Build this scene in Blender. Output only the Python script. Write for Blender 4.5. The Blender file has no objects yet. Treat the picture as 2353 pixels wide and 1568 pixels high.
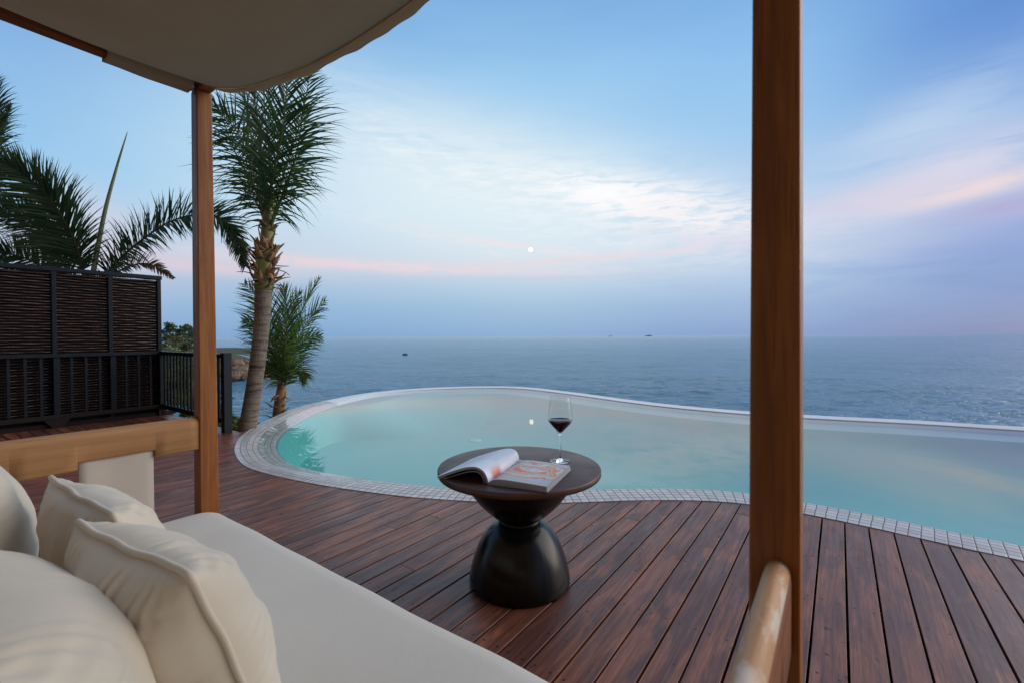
import bpy, bmesh, math, random
from mathutils import Vector, Matrix, noise
R = math.radians
sc = bpy.context.scene
COL = sc.collection
random.seed(7)

# ------------------------------------------------------------------ camera
FPX = 1045.3            # focal length in px of a 2352 px wide picture (16 mm on 36 mm)
CX, CY = 1176.0, 784.0
EYE = Vector((0, 0, 1.0))
pitch, roll = math.atan(13 / FPX), R(0.25)
Fw = Vector((0, math.cos(pitch), -math.sin(pitch)))
R0 = Vector((1, 0, 0)); U0 = R0.cross(Fw)
Rt = R0 * math.cos(roll) - U0 * math.sin(roll)
Up = U0 * math.cos(roll) + R0 * math.sin(roll)
cam_d = bpy.data.cameras.new('camera'); cam = bpy.data.objects.new('camera', cam_d); COL.objects.link(cam)
m = Matrix((Rt, Up, -Fw)).transposed().to_4x4(); m.translation = EYE
cam.matrix_world = m
cam_d.sensor_width = 36; cam_d.lens = 16.0; cam_d.clip_start = 0.02; cam_d.clip_end = 60000
cam_d.dof.use_dof = True; cam_d.dof.focus_distance = 2.4; cam_d.dof.aperture_fstop = 5.0
sc.camera = cam

def ray(px, py):
    return (Fw + Rt * ((px - CX) / FPX) - Up * ((py - CY) / FPX))
def onz(px, py, z=0.0):          # the point of the place seen at (px,py) at height z
    d = ray(px, py); return EYE + d * ((z - EYE.z) / d.z)
def aty(px, py, y):              # the same at distance y ahead
    d = ray(px, py); return EYE + d * (y / d.y)

# ------------------------------------------------------------------ node helpers
def srgb(r, g, b):
    def f(c):
        c /= 255.0
        return c / 12.92 if c <= 0.04045 else ((c + 0.055) / 1.055) ** 2.4
    return (f(r), f(g), f(b), 1)
class NT:
    def __init__(s, nt): s.nt = nt; s.n = nt.nodes; s.l = nt.links
    def new(s, t, **kw):
        n = s.n.new(t)
        for k, v in kw.items(): setattr(n, k, v)
        return n
    def put(s, sock, v):
        if isinstance(v, bpy.types.NodeSocket): s.l.new(v, sock)
        elif v is not None: sock.default_value = v
    def math(s, op, a, b=None, c=None, clamp=False):
        n = s.new('ShaderNodeMath', operation=op, use_clamp=clamp)
        s.put(n.inputs[0], a)
        if b is not None: s.put(n.inputs[1], b)
        if c is not None: s.put(n.inputs[2], c)
        return n.outputs[0]
    def mix(s, f, a, b, blend='MIX'):
        n = s.new('ShaderNodeMix', data_type='RGBA', blend_type=blend)
        s.put(n.inputs[0], f); s.put(n.inputs[6], a); s.put(n.inputs[7], b)
        return n.outputs[2]
    def comb(s, x, y, z=0.0):
        n = s.new('ShaderNodeCombineXYZ'); s.put(n.inputs[0], x); s.put(n.inputs[1], y); s.put(n.inputs[2], z); return n.outputs[0]
    def sep(s, v):
        n = s.new('ShaderNodeSeparateXYZ'); s.put(n.inputs[0], v); return n.outputs
    def noise(s, v, scale, detail=4, rough=0.55, dist=0.0):
        n = s.new('ShaderNodeTexNoise'); s.put(n.inputs['Vector'], v)
        n.inputs['Scale'].default_value = scale; n.inputs['Detail'].default_value = detail
        n.inputs['Roughness'].default_value = rough; n.inputs['Distortion'].default_value = dist
        return n.outputs[0]
    def ramp(s, f, stops, interp='LINEAR'):
        n = s.new('ShaderNodeValToRGB'); s.put(n.inputs[0], f); cr = n.color_ramp; cr.interpolation = interp
        while len(cr.elements) < len(stops): cr.elements.new(0.5)
        for e, (p, c) in zip(cr.elements, stops):
            e.position = p; e.color = c if len(c) == 4 else (*c, 1)
        return n.outputs[0]
    def mapr(s, v, a, b, c=0.0, d=1.0, smooth=False):
        n = s.new('ShaderNodeMapRange', interpolation_type='SMOOTHSTEP' if smooth else 'LINEAR')
        s.put(n.inputs[0], v)
        for i, q in enumerate((a, b, c, d)): s.put(n.inputs[1 + i], q)
        return n.outputs[0]
    def mapping(s, v, loc=(0, 0, 0), rot=(0, 0, 0), sca=(1, 1, 1)):
        n = s.new('ShaderNodeMapping'); s.put(n.inputs[0], v)
        n.inputs[1].default_value = loc; n.inputs[2].default_value = rot; n.inputs[3].default_value = sca
        return n.outputs[0]
    def bump(s, h, strength, dist=0.01, nrm=None):
        n = s.new('ShaderNodeBump'); n.inputs['Strength'].default_value = strength; n.inputs['Distance'].default_value = dist
        s.put(n.inputs['Height'], h)
        if nrm is not None: s.put(n.inputs['Normal'], nrm)
        return n.outputs[0]

# ------------------------------------------------------------------ world : dusk sky
W = bpy.data.worlds.new('World'); sc.world = W; W.use_nodes = True
w = NT(W.node_tree); w.n.clear()
dx, dy, dz = w.sep(w.new('ShaderNodeTexCoord').outputs['Generated'])
az = w.math('ARCTAN2', dx, dy)
hyp = w.math('SQRT', w.math('ADD', w.math('MULTIPLY', dx, dx), w.math('MULTIPLY', dy, dy)))
te = w.math('MAXIMUM', w.math('DIVIDE', dz, w.math('MAXIMUM', hyp, 0.05)), 0.0)
v2 = w.comb(az, te)
n0 = w.noise(w.mapping(v2, sca=(1.3, 4.5, 1), rot=(0, 0, 0.15)), 2.2, 5, 0.55, 0.6)
tw = w.math('ADD', te, w.math('MULTIPLY', w.math('SUBTRACT', n0, 0.5), w.mapr(te, 0.03, 0.3, 0.0, 0.10)))
TMAX = 1.3
def col(xpx, rows):
    a = math.atan((xpx - CX) / FPX)
    st = sorted(((max(0, 771 - y) / FPX * math.cos(a) / TMAX), srgb(*c)) for y, c in rows)
    st.append((1.0, srgb(98, 142, 206)))
    return a, w.ramp(w.math('DIVIDE', tw, TMAX), st)
cols = [
 col(0,    [(771, (128, 160, 208)), (700, (142, 172, 214)), (640, (172, 184, 214)), (580, (186, 194, 218)), (480, (166, 198, 230)), (330, (146, 192, 234)), (160, (132, 178, 228)), (0, (116, 162, 220))]),
 col(620,  [(771, (126, 162, 210)), (700, (140, 176, 217)), (640, (168, 188, 218)), (600, (196, 204, 222)), (480, (182, 212, 236)), (330, (160, 203, 238)), (160, (140, 186, 232)), (0, (124, 170, 224))]),
 col(1176, [(771, (132, 168, 211)), (705, (142, 178, 216)), (650, (170, 192, 220)), (600, (198, 208, 226)), (460, (196, 218, 238)), (330, (170, 207, 238)), (190, (152, 197, 238)), (0, (124, 170, 222))]),
 col(1720, [(771, (122, 152, 206)), (700, (132, 162, 212)), (640, (150, 176, 218)), (560, (186, 198, 226)), (440, (168, 194, 230)), (300, (152, 194, 236)), (140, (142, 188, 235)), (0, (128, 173, 228))]),
 col(2352, [(771, (98, 126, 184)), (700, (96, 128, 194)), (600, (106, 134, 202)), (520, (128, 146, 208)), (440, (170, 182, 220)), (330, (128, 168, 222)), (180, (104, 148, 216)), (0, (92, 134, 208))]),
]
c = cols[0][1]
for (a0, _), (a1, cc) in zip(cols[:-1], cols[1:]):
    c = w.mix(w.mapr(az, a0, a1, 0, 1, True), c, cc)
nst = w.noise(w.mapping(v2, rot=(0, 0, 0.26), sca=(2.0, 9.0, 1)), 2.6, 7, 0.62, 0.9)
nfi = w.noise(w.mapping(v2, rot=(0, 0, 0.22), sca=(5.0, 26.0, 1)), 3.0, 6, 0.65, 0.5)
nstr = w.noise(w.mapping(v2, rot=(0, 0, -0.35), sca=(2.0, 9.0, 1)), 2.3, 6, 0.6, 0.8)
def blob(x, y, rx, ry, ang, color, strength, nz=None, lo=0.3, hi=0.7):
    a = math.atan((x - CX) / FPX); t = (771 - y) / FPX * math.cos(a)
    ca = math.cos(a)
    n = w.new('ShaderNodeMapping', vector_type='TEXTURE'); w.l.new(v2, n.inputs[0])
    n.inputs[1].default_value = (a, t, 0); n.inputs[2].default_value = (0, 0, -R(ang))
    n.inputs[3].default_value = (rx / FPX * ca * ca, ry / FPX * ca, 1)
    L = w.new('ShaderNodeVectorMath', operation='DOT_PRODUCT'); w.l.new(n.outputs[0], L.inputs[0]); w.l.new(n.outputs[0], L.inputs[1])
    g = w.math('EXPONENT', w.math('MULTIPLY', L.outputs['Value'], -1.0))
    f = w.math('MULTIPLY', g, strength)
    if nz is not None: f = w.math('MULTIPLY', f, w.mapr(nz, lo, hi, 0, 1, True))
    global c
    c = w.mix(w.math('MINIMUM', f, 1.0), c, srgb(*color))
blob(1060, 455, 470, 165, 10, (222, 236, 243), 0.92)
blob(1250, 425, 520, 105, 18, (226, 237, 244), 0.8, nst, 0.15, 0.6)
blob(1100, 420, 330, 60, 22, (238, 244, 248), 0.8, nfi, 0.42, 0.68)
blob(1430, 458, 200, 46, 14, (255, 252, 252), 1.2, nfi, 0.38, 0.60)
blob(1390, 448, 90, 18, 10, (255, 255, 255), 0.9)
blob(1590, 500, 220, 52, 16, (246, 240, 242), 1.0, nfi, 0.34, 0.62)
blob(1640, 560, 170, 26, 8, (222, 214, 230), 0.8, nfi, 0.35, 0.65)
blob(1330, 520, 200, 30, 16, (226, 234, 244), 0.6, nfi, 0.4, 0.7)
blob(1000, 540, 330, 22, 14, (232, 230, 234), 0.6, nfi, 0.35, 0.7)
blob(1190, 566, 190, 9, 8, (240, 226, 230), 0.7, nfi, 0.25, 0.6)
blob(930, 614, 430, 12, 1, (234, 214, 220), 0.85, nfi, 0.15, 0.6)
blob(700, 598, 200, 10, 4, (232, 206, 214), 0.8, nfi, 0.25, 0.6)
blob(1330, 597, 330, 9, -2, (232, 214, 220), 0.75, nfi, 0.2, 0.65)
blob(1250, 640, 300, 5, 0, (196, 200, 220), 0.5)
blob(470, 610, 200, 18, 2, (222, 202, 214), 0.8)
blob(210, 480, 150, 60, 18, (206, 206, 222), 0.8, nst, 0.3, 0.6)
blob(180, 560, 180, 40, 6, (212, 200, 214), 0.8, nst, 0.25, 0.6)
blob(2080, 320, 290, 90, -18, (188, 207, 234), 0.85, nstr, 0.1, 0.6)
blob(2190, 395, 290, 62, -14, (212, 210, 228), 0.95, nstr, 0.05, 0.55)
blob(2040, 460, 260, 34, -4, (214, 206, 224), 0.9, nstr, 0.15, 0.55)
blob(2260, 435, 190, 20, -9, (238, 214, 212), 0.8, nstr, 0.15, 0.5)
blob(2330, 478, 160, 26, -4, (176, 164, 208), 0.7)
blob(1950, 560, 220, 30, 2, (178, 192, 222), 0.6)
hs = w.new('ShaderNodeHueSaturation'); hs.inputs['Saturation'].default_value = 1.0; w.l.new(c, hs.inputs['Color']); hs.inputs['Hue'].default_value = 0.494
c = hs.outputs[0]
# sky behind dimmed and warmed for the unbuilt villa; right side brightened as fill
back = w.mapr(dy, -0.15, 0.25, 0.0, 1.0, True)
rgt = w.mapr(dx, 0.4, 0.9, 0.0, 1.0, True)
back = w.math('MAXIMUM', back, w.math('MULTIPLY', rgt, 0.8))
side = w.math('MULTIPLY', w.math('MULTIPLY', w.mapr(dx, 0.78, 0.95, 0.0, 1.0, True), w.mapr(dy, -0.3, 0.05, 0.0, 1.0, True)), w.mapr(dz, 0.9, 0.2, 0.0, 1.0, True))
c = w.mix(back, srgb(118, 101, 86), c)
c = w.mix(side, c, (1.60, 1.52, 1.46, 1))
c = w.mix(w.mapr(dz, -0.08, 0.0, 0.0, 1.0), srgb(92, 128, 172), c)
bg = w.new('ShaderNodeBackground'); w.l.new(c, bg.inputs[0]); bg.inputs[1].default_value = 0.85
sky = w.new('ShaderNodeTexSky', sky_type='NISHITA'); sky.sun_disc = False
SUN_DIR = Vector((0.90, 0.16, 0.50)).normalized()
sky.sun_elevation = math.asin(SUN_DIR.z) * 0.25; sky.sun_rotation = math.atan2(SUN_DIR.x, SUN_DIR.y)
bg2 = w.new('ShaderNodeBackground'); w.l.new(sky.outputs[0], bg2.inputs[0]); bg2.inputs[1].default_value = 0.012
ad = w.new('ShaderNodeAddShader'); w.l.new(bg.outputs[0], ad.inputs[0]); w.l.new(bg2.outputs[0], ad.inputs[1])
wo = w.new('ShaderNodeOutputWorld'); w.l.new(ad.outputs[0], wo.inputs[0])
W.cycles.sampling_method = 'MANUAL'; W.cycles.sample_map_resolution = 1024

sun_d = bpy.data.lights.new('sun', 'SUN'); sun = bpy.data.objects.new('sun', sun_d); COL.objects.link(sun)
sun_d.energy = 1.35; sun_d.angle = R(55); sun_d.color = (1.0, 0.94, 0.88)
sun.rotation_euler = SUN_DIR.to_track_quat('Z', 'Y').to_euler()
sc.view_settings.view_transform = 'Standard'; sc.view_settings.look = 'None'
sc.view_settings.exposure = 0.22; sc.view_settings.gamma = 1.0
sc.render.engine = 'CYCLES'; sc.cycles.max_bounces = 12; sc.cycles.transparent_max_bounces = 16; sc.cycles.transmission_bounces = 12
sc.cycles.caustics_reflective = False; sc.cycles.caustics_refractive = False
sc.cycles.use_denoising = True

# ------------------------------------------------------------------ object helpers
def link(o, parent=None):
    COL.objects.link(o)
    if parent is not None: o.parent = parent
    return o
def tag(o, label=None, cat=None, group=None, kind=None):
    for k, v in (('label', label), ('category', cat), ('group', group), ('kind', kind)):
        if v: o[k] = v
    return o
def empty(name, loc, label, cat, group=None):
    o = bpy.data.objects.new(name, None); link(o); o.location = loc; o.empty_display_size = 0.1
    return tag(o, label, cat, group)
class MB:
    """collects geometry in world coordinates"""
    def __init__(s): s.v = []; s.f = []; s.sm = []; s.uv = {}; s.rnd = {}; s.mi = []
    def vert(s, p): s.v.append(Vector(p)); return len(s.v) - 1
    def face(s, idx, smooth=False, uv=None, rnd=None, mi=0):
        k = len(s.f); s.f.append(tuple(idx)); s.sm.append(smooth); s.mi.append(mi)
        if uv: s.uv[k] = uv
        if rnd is not None: s.rnd[k] = rnd
    def box(s, o, ax, ay, az, sx, sy, sz, bev=0.0, rnd=None, taper=1.0):
        """box centred at o with axes; bevelled edges via 3-slab hull along az is left to modifiers"""
        o = Vector(o); ix = len(s.v)
        for k in (-1, 1):
            tp = taper if k == 1 else 1.0
            for j in (-1, 1):
                for i in (-1, 1):
                    s.v.append(o + ax * (i * sx / 2 * tp) + ay * (j * sy / 2 * tp) + az * (k * sz / 2))
        for q in ((0, 2, 3, 1), (4, 5, 7, 6), (0, 1, 5, 4), (2, 6, 7, 3), (0, 4, 6, 2), (1, 3, 7, 5)):
            s.face([ix + i for i in q], rnd=rnd)
    def tube(s, pts, rad, seg=8, cap=True, closed=False, mi=0):
        n = len(pts); pts = [Vector(p) for p in pts]; rings = []
        prev = None
        for i, p in enumerate(pts):
            if closed: t = (pts[(i + 1) % n] - pts[i - 1]).normalized()
            else: t = (pts[min(i + 1, n - 1)] - pts[max(i - 1, 0)]).normalized()
            if prev is None:
                a = Vector((0, 0, 1)) if abs(t.z) < 0.9 else Vector((1, 0, 0))
                a = (a - t * a.dot(t)).normalized()
            else: a = (prev - t * prev.dot(t)).normalized()
            prev = a; b = t.cross(a)
            r = rad[i] if isinstance(rad, (list, tuple)) else rad
            rings.append([s.vert(p + (a * math.cos(2 * math.pi * k / seg) + b * math.sin(2 * math.pi * k / seg)) * r) for k in range(seg)])
        for i in range(n if closed else n - 1):
            A, B = rings[i], rings[(i + 1) % n]
            for k in range(seg):
                s.face((A[k], A[(k + 1) % seg], B[(k + 1) % seg], B[k]), True, mi=mi)
        if cap and not closed:
            s.face(rings[0][::-1], mi=mi); s.face(rings[-1], mi=mi)
    def lathe(s, o, prof, seg=48, smooth=True):
        o = Vector(o); rings = []
        for r, z in prof:
            if r < 1e-6: rings.append([s.vert(o + Vector((0, 0, z)))])
            else: rings.append([s.vert(o + Vector((r * math.cos(2 * math.pi * k / seg), r * math.sin(2 * math.pi * k / seg), z))) for k in range(seg)])
        for A, B in zip(rings[:-1], rings[1:]):
            for k in range(seg):
                k2 = (k + 1) % seg
                if len(A) == 1 and len(B) == 1: continue
                if len(A) == 1: s.face((A[0], B[k2], B[k]), smooth)
                elif len(B) == 1: s.face((A[k], A[k2], B[0]), smooth)
                else: s.face((A[k], A[k2], B[k2], B[k]), smooth)
    def build(s, name, mats, parent=None, bevel=0.0, sub=0, wn=False, solid=0.0, auto=None):
        me = bpy.data.meshes.new(name)
        off = parent.location if parent is not None else Vector((0, 0, 0))
        if parent is not None and parent.parent is not None: off = off + parent.parent.location
        me.from_pydata([tuple(v - off) for v in s.v], [], s.f)
        me.polygons.foreach_set('use_smooth', s.sm)
        if not isinstance(mats, (list, tuple)): mats = [mats]
        for mm in mats: me.materials.append(mm)
        if any(s.mi): me.polygons.foreach_set('material_index', s.mi)
        if s.uv:
            ul = me.uv_layers.new(name='UVMap')
            for k, uv in s.uv.items():
                for li, q in zip(me.polygons[k].loop_indices, uv): ul.data[li].uv = q
        if s.rnd:
            at = me.attributes.new('rnd', 'FLOAT', 'FACE')
            vals = [s.rnd.get(k, 0.0) for k in range(len(s.f))]
            at.data.foreach_set('value', vals)
        me.update()
        o = bpy.data.objects.new(name, me); link(o, parent)
        if solid:
            md = o.modifiers.new('s', 'SOLIDIFY'); md.thickness = solid; md.offset = 0
        if sub:
            md = o.modifiers.new('u', 'SUBSURF'); md.levels = sub; md.render_levels = sub
        if bevel:
            md = o.modifiers.new('b', 'BEVEL'); md.width = bevel; md.segments = 3; md.limit_method = 'ANGLE'; md.angle_limit = R(40)
            for pl in me.polygons: pl.use_smooth = True
            md2 = o.modifiers.new('w', 'WEIGHTED_NORMAL'); md2.keep_sharp = True
        return o
X, Y, Z = Vector((1, 0, 0)), Vector((0, 1, 0)), Vector((0, 0, 1))
TH = math.atan(0.72)
UU = Vector((math.sin(TH), math.cos(TH), 0))      # the way the deck boards run
VV = Vector((-math.cos(TH), math.sin(TH), 0))     # the way the daybed runs
def uvz(u, v, z=0.0): return UU * u + VV * v + Z * z
def touv(p): return p.x * UU.x + p.y * UU.y, p.x * VV.x + p.y * VV.y

# ------------------------------------------------------------------ materials
def mat(name):
    mm = bpy.data.materials.new(name); mm.use_nodes = True
    t = NT(mm.node_tree); b = t.n['Principled BSDF']
    return mm, t, b
def pset(b, **kw):
    for k, v in kw.items():
        b.inputs[k.replace('_', ' ')].default_value = v
def frame_uv(t):
    """object coordinates turned so x runs with the boards"""
    co = t.new('ShaderNodeTexCoord').outputs['Object']
    x, y, z = t.sep(co)
    u = t.math('ADD', t.math('MULTIPLY', x, UU.x), t.math('MULTIPLY', y, UU.y))
    v = t.math('ADD', t.math('MULTIPLY', x, VV.x), t.math('MULTIPLY', y, VV.y))
    return u, v, z
def m_deck():
    mm, t, b = mat('deck_wood')
    uv = t.new('ShaderNodeUVMap').outputs[0]       # x along the board (m), y across (m)
    x, y, _ = t.sep(uv)
    rnd = t.new('ShaderNodeAttribute', attribute_name='rnd').outputs['Fac']
    off = t.math('MULTIPLY', rnd, 37.0)
    vec = t.comb(t.math('ADD', x, off), t.math('ADD', y, off), off)
    grain = t.noise(t.mapping(vec, sca=(2.2, 60, 1)), 1.6, 5, 0.6, 0.4)
    patch = t.noise(t.mapping(vec, sca=(2.6, 9, 1)), 1.0, 5, 0.62, 0.8)
    fine = t.noise(t.mapping(vec, sca=(14, 240, 1)), 1.0, 3, 0.6)
    base = t.mix(rnd, (0.145, 0.055, 0.037, 1), (0.245, 0.088, 0.048, 1))
    base = t.mix(t.mapr(patch, 0.43, 0.64, 0, 0.9, True), base, (0.42, 0.145, 0.068, 1))
    base = t.mix(t.mapr(grain, 0.40, 0.62, 0.45, 0.0), base, (0.030, 0.014, 0.012, 1))
    base = t.mix(t.mapr(fine, 0.30, 0.48, 0.35, 0.0), base, (0.020, 0.010, 0.010, 1))
    sp = t.noise(vec, 26, 2, 0.5)
    base = t.mix(t.mapr(sp, 0.70, 0.75, 0.0, 0.8), base, (0.012, 0.009, 0.010, 1))
    # screw heads : two a board at every joist
    jx = t.math('SUBTRACT', t.math('MULTIPLY', t.math('FRACT', t.math('DIVIDE', x, 0.46)), 0.46), 0.23)
    jy = t.math('SUBTRACT', t.math('ABSOLUTE', y), 0.027)
    dd = t.math('SQRT', t.math('ADD', t.math('MULTIPLY', jx, jx), t.math('MULTIPLY', jy, jy)))
    base = t.mix(t.mapr(dd, 0.0040, 0.0056, 0.9, 0.0), base, (0.015, 0.010, 0.010, 1))
    t.put(b.inputs['Base Color'], base)
    t.put(b.inputs['Roughness'], t.mapr(t.noise(t.mapping(vec, sca=(3, 20, 1)), 1.4, 5, 0.6), 0.3, 0.7, 0.30, 0.52))
    b.inputs['Specular IOR Level'].default_value = 0.52
    h = t.math('ADD', t.math('MULTIPLY', grain, 0.6), t.math('MULTIPLY', fine, 0.4))
    t.put(b.inputs['Normal'], t.bump(h, 0.28, 0.0022))
    return mm
def m_teak(name, c1, c2, dark, rough=0.45, axis='Z', sc_=1.0, blotch=None):
    mm, t, b = mat(name)
    u, v, z = frame_uv(t)
    vec = {'Z': t.comb(u, v, z), 'U': t.comb(z, v, u), 'V': t.comb(u, z, v)}[axis]
    grain = t.noise(t.mapping(vec, sca=(38, 38, 2.2)), 1.6 * sc_, 6, 0.62, 0.5)
    wide = t.noise(t.mapping(vec, sca=(9, 9, 0.8)), 1.0 * sc_, 4, 0.5, 0.6)
    pores = t.noise(t.mapping(vec, sca=(260, 260, 9)), 1.0, 2, 0.5)
    cc = t.mix(t.mapr(wide, 0.35, 0.65), c1, c2)
    cc = t.mix(t.mapr(grain, 0.42, 0.66, 0.0, 0.55), cc, dark)
    cc = t.mix(t.mapr(pores, 0.60, 0.70, 0.0, 0.45), cc, dark)
    if blotch is not None:
        bl = t.noise(t.mapping(vec, sca=(30, 30, 11)), 1.2, 4, 0.6, 0.3)
        cc = t.mix(t.mapr(bl, 0.48, 0.60, 0.0, 0.85), cc, blotch)
        bl2 = t.noise(t.mapping(vec, sca=(30, 30, 22)), 1.5, 3, 0.6)
        cc = t.mix(t.mapr(bl2, 0.62, 0.70, 0.0, 0.5), cc, dark)
    t.put(b.inputs['Base Color'], cc)
    t.put(b.inputs['Roughness'], t.mapr(grain, 0.3, 0.7, rough - 0.08, rough + 0.1))
    b.inputs['Specular IOR Level'].default_value = 0.28
    t.put(b.inputs['Normal'], t.bump(t.math('ADD', grain, t.math('MULTIPLY', pores, 0.4)), 0.22, 0.0015))
    return mm
def m_fabric(name, color, weave=900.0, wstr=0.25, rough=0.85, wrinkle=0.15, sheen=0.25, color2=None):
    mm, t, b = mat(name)
    u, v, z = frame_uv(t)
    co = t.comb(u, v, z)
    wv = t.new('ShaderNodeTexWave', wave_type='BANDS', bands_direction='DIAGONAL'); t.put(wv.inputs['Vector'], co)
    wv.inputs['Scale'].default_value = weave / 6.0; wv.inputs['Distortion'].default_value = 0.6
    n1 = t.noise(co, 7, 5, 0.6, 0.3)
    big = t.noise(co, 3.2, 3, 0.5)
    fine = t.noise(co, 900, 2, 0.5)
    cc = t.mix(t.mapr(big, 0.35, 0.65), color, color2 or tuple(q * 0.94 for q in color[:3]) + (1,))
    cc = t.mix(t.mapr(fine, 0.35, 0.65, 0.12, 0.0), cc, tuple(q * 0.6 for q in color[:3]) + (1,))
    t.put(b.inputs['Base Color'], cc)
    pset(b, Roughness=rough); b.inputs['Sheen Weight'].default_value = sheen
    b.inputs['Specular IOR Level'].default_value = 0.25
    nn = t.bump(n1, wrinkle, 0.02)
    t.put(b.inputs['Normal'], t.bump(t.math('ADD', wv.outputs['Fac'], fine), wstr, 0.0006, nn))
    return mm
def m_tile():
    """small mosaic squares: UV x = along the coping, y = across it, in metres"""
    mm, t, b = mat('mosaic_tile')
    uv = t.new('ShaderNodeUVMap').outputs[0]
    P = 0.0485
    x, y, _ = t.sep(uv)
    wob = t.math('MULTIPLY', t.math('SUBTRACT', t.noise(uv, 9, 2, 0.5), 0.5), 0.006)
    fx = t.math('FRACT', t.math('DIVIDE', t.math('ADD', x, wob), P)); fy = t.math('FRACT', t.math('DIVIDE', t.math('ADD', y, wob), P))
    ex = t.math('MINIMUM', fx, t.math('SUBTRACT', 1.0, fx)); ey = t.math('MINIMUM', fy, t.math('SUBTRACT', 1.0, fy))
    e = t.math('MINIMUM', ex, ey)
    g = t.mapr(e, 0.035, 0.065, 1.0, 0.0)
    cell = t.new('ShaderNodeTexWhiteNoise', noise_dimensions='3D')
    t.put(cell.inputs['Vector'], t.comb(t.math('FLOOR', t.math('DIVIDE', x, P)), t.math('FLOOR', t.math('DIVIDE', y, P))))
    tone = t.mix(cell.outputs['Value'], (0.56, 0.53, 0.50, 1), (0.74, 0.71, 0.68, 1))
    stain = t.noise(uv, 5, 5, 0.6)
    tone = t.mix(t.mapr(stain, 0.45, 0.7, 0.0, 0.35), tone, (0.40, 0.36, 0.31, 1))
    t.put(b.inputs['Base Color'], t.mix(g, tone, (0.17, 0.15, 0.14, 1)))
    t.put(b.inputs['Roughness'], t.mapr(g, 0, 1, 0.28, 0.75))
    t.put(b.inputs['Normal'], t.bump(t.mapr(e, 0.04, 0.12), 0.5, 0.0015))
    return mm
def m_plain(name, color, rough=0.6, nscale=12, var=0.25, bump=0.2, metallic=0.0, spec=0.5):
    mm, t, b = mat(name)
    co = t.new('ShaderNodeTexCoord').outputs['Object']
    n1 = t.noise(co, nscale, 5, 0.6, 0.3)
    cc = t.mix(t.mapr(n1, 0.3, 0.7), tuple(q * (1 - var) for q in color[:3]) + (1,), tuple(min(1, q * (1 + var)) for q in color[:3]) + (1,))
    t.put(b.inputs['Base Color'], cc)
    pset(b, Roughness=rough, Metallic=metallic); b.inputs['Specular IOR Level'].default_value = spec
    if bump: t.put(b.inputs['Normal'], t.bump(t.noise(co, nscale * 4, 4, 0.6), bump, 0.004))
    return mm
def m_leaf(name, c1, c2, dry, drylo=0.62, rough=0.42, trans=0.35):
    mm, t, b = mat(name)
    rnd = t.new('ShaderNodeAttribute', attribute_name='rnd').outputs['Fac']
    co = t.new('ShaderNodeTexCoord').outputs['Object']
    cc = t.mix(rnd, c1, c2)
    cc = t.mix(t.mapr(t.noise(co, 3.1, 4, 0.6), drylo, drylo + 0.12, 0.0, 0.8), cc, dry)
    t.put(b.inputs['Base Color'], cc); pset(b, Roughness=rough)
    tr = t.new('ShaderNodeBsdfTranslucent'); t.put(tr.inputs[0], cc)
    mx = t.new('ShaderNodeMixShader'); mx.inputs[0].default_value = trans
    t.l.new(b.outputs[0], mx.inputs[1]); t.l.new(tr.outputs[0], mx.inputs[2])
    t.l.new(mx.outputs[0], t.n['Material Output'].inputs[0])
    return mm
def m_water_pool():
    mm, t, b = mat('pool_water'); t.n.remove(b)
    co = t.new('ShaderNodeTexCoord').outputs['Object']
    nn = t.bump(t.noise(co, 1.6, 3, 0.5), 0.03, 0.05)
    gl = t.new('ShaderNodeBsdfGlossy'); gl.inputs['Roughness'].default_value = 0.012; t.put(gl.inputs['Normal'], nn)
    gl.inputs['Color'].default_value = (1, 1, 1, 1)
    tr = t.new('ShaderNodeBsdfTransparent'); tr.inputs[0].default_value = (0.93, 0.995, 0.995, 1)
    fr = t.new('ShaderNodeFresnel'); fr.inputs[0].default_value = 1.34; t.put(fr.inputs['Normal'], nn)
    gm = t.new('ShaderNodeNewGeometry'); fq = t.math('MULTIPLY', fr.outputs[0], t.math('SUBTRACT', 1.0, gm.outputs['Backfacing']))
    mx = t.new('ShaderNodeMixShader'); t.l.new(fq, mx.inputs[0]); t.l.new(tr.outputs[0], mx.inputs[1]); t.l.new(gl.outputs[0], mx.inputs[2])
    t.l.new(mx.outputs[0], t.n['Material Output'].inputs[0])
    return mm
def m_sea():
    mm, t, b = mat('sea_water')
    co = t.new('ShaderNodeTexCoord').outputs['Object']
    w1 = t.noise(t.mapping(co, sca=(0.55, 1.0, 1), rot=(0, 0, 0.2)), 0.85, 4, 0.62, 0.5)
    w2 = t.noise(t.mapping(co, sca=(0.4, 1.0, 1), rot=(0, 0, -0.15)), 0.16, 4, 0.55, 0.3)
    big = t.noise(t.mapping(co, sca=(0.25, 1, 1)), 0.012, 5, 0.6, 0.4)
    h = t.math('ADD', t.math('MULTIPLY', w1, 0.6), t.math('MULTIPLY', w2, 0.6))
    t.put(b.inputs['Normal'], t.bump(h, 1.0, 1.4))
    cc = t.mix(t.mapr(big, 0.35, 0.65), (0.065, 0.270, 0.430, 1), (0.080, 0.305, 0.470, 1))
    t.put(b.inputs['Base Color'], cc)
    pset(b, Roughness=0.12, IOR=1.33); b.inputs['Specular IOR Level'].default_value = 0.33
    return mm
def m_stone(name, c1, c2, scale=0.6):
    mm, t, b = mat(name)
    co = t.new('ShaderNodeTexCoord').outputs['Object']
    n1 = t.noise(co, scale, 6, 0.65, 0.4); n2 = t.noise(co, scale * 6, 5, 0.6)
    t.put(b.inputs['Base Color'], t.mix(t.mapr(t.math('ADD', n1, t.math('MULTIPLY', n2, 0.4)), 0.5, 0.9), c1, c2))
    pset(b, Roughness=0.85); t.put(b.inputs['Normal'], t.bump(n2, 0.6, 0.3))
    return mm
M = {}
M['deck'] = m_deck()
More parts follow.
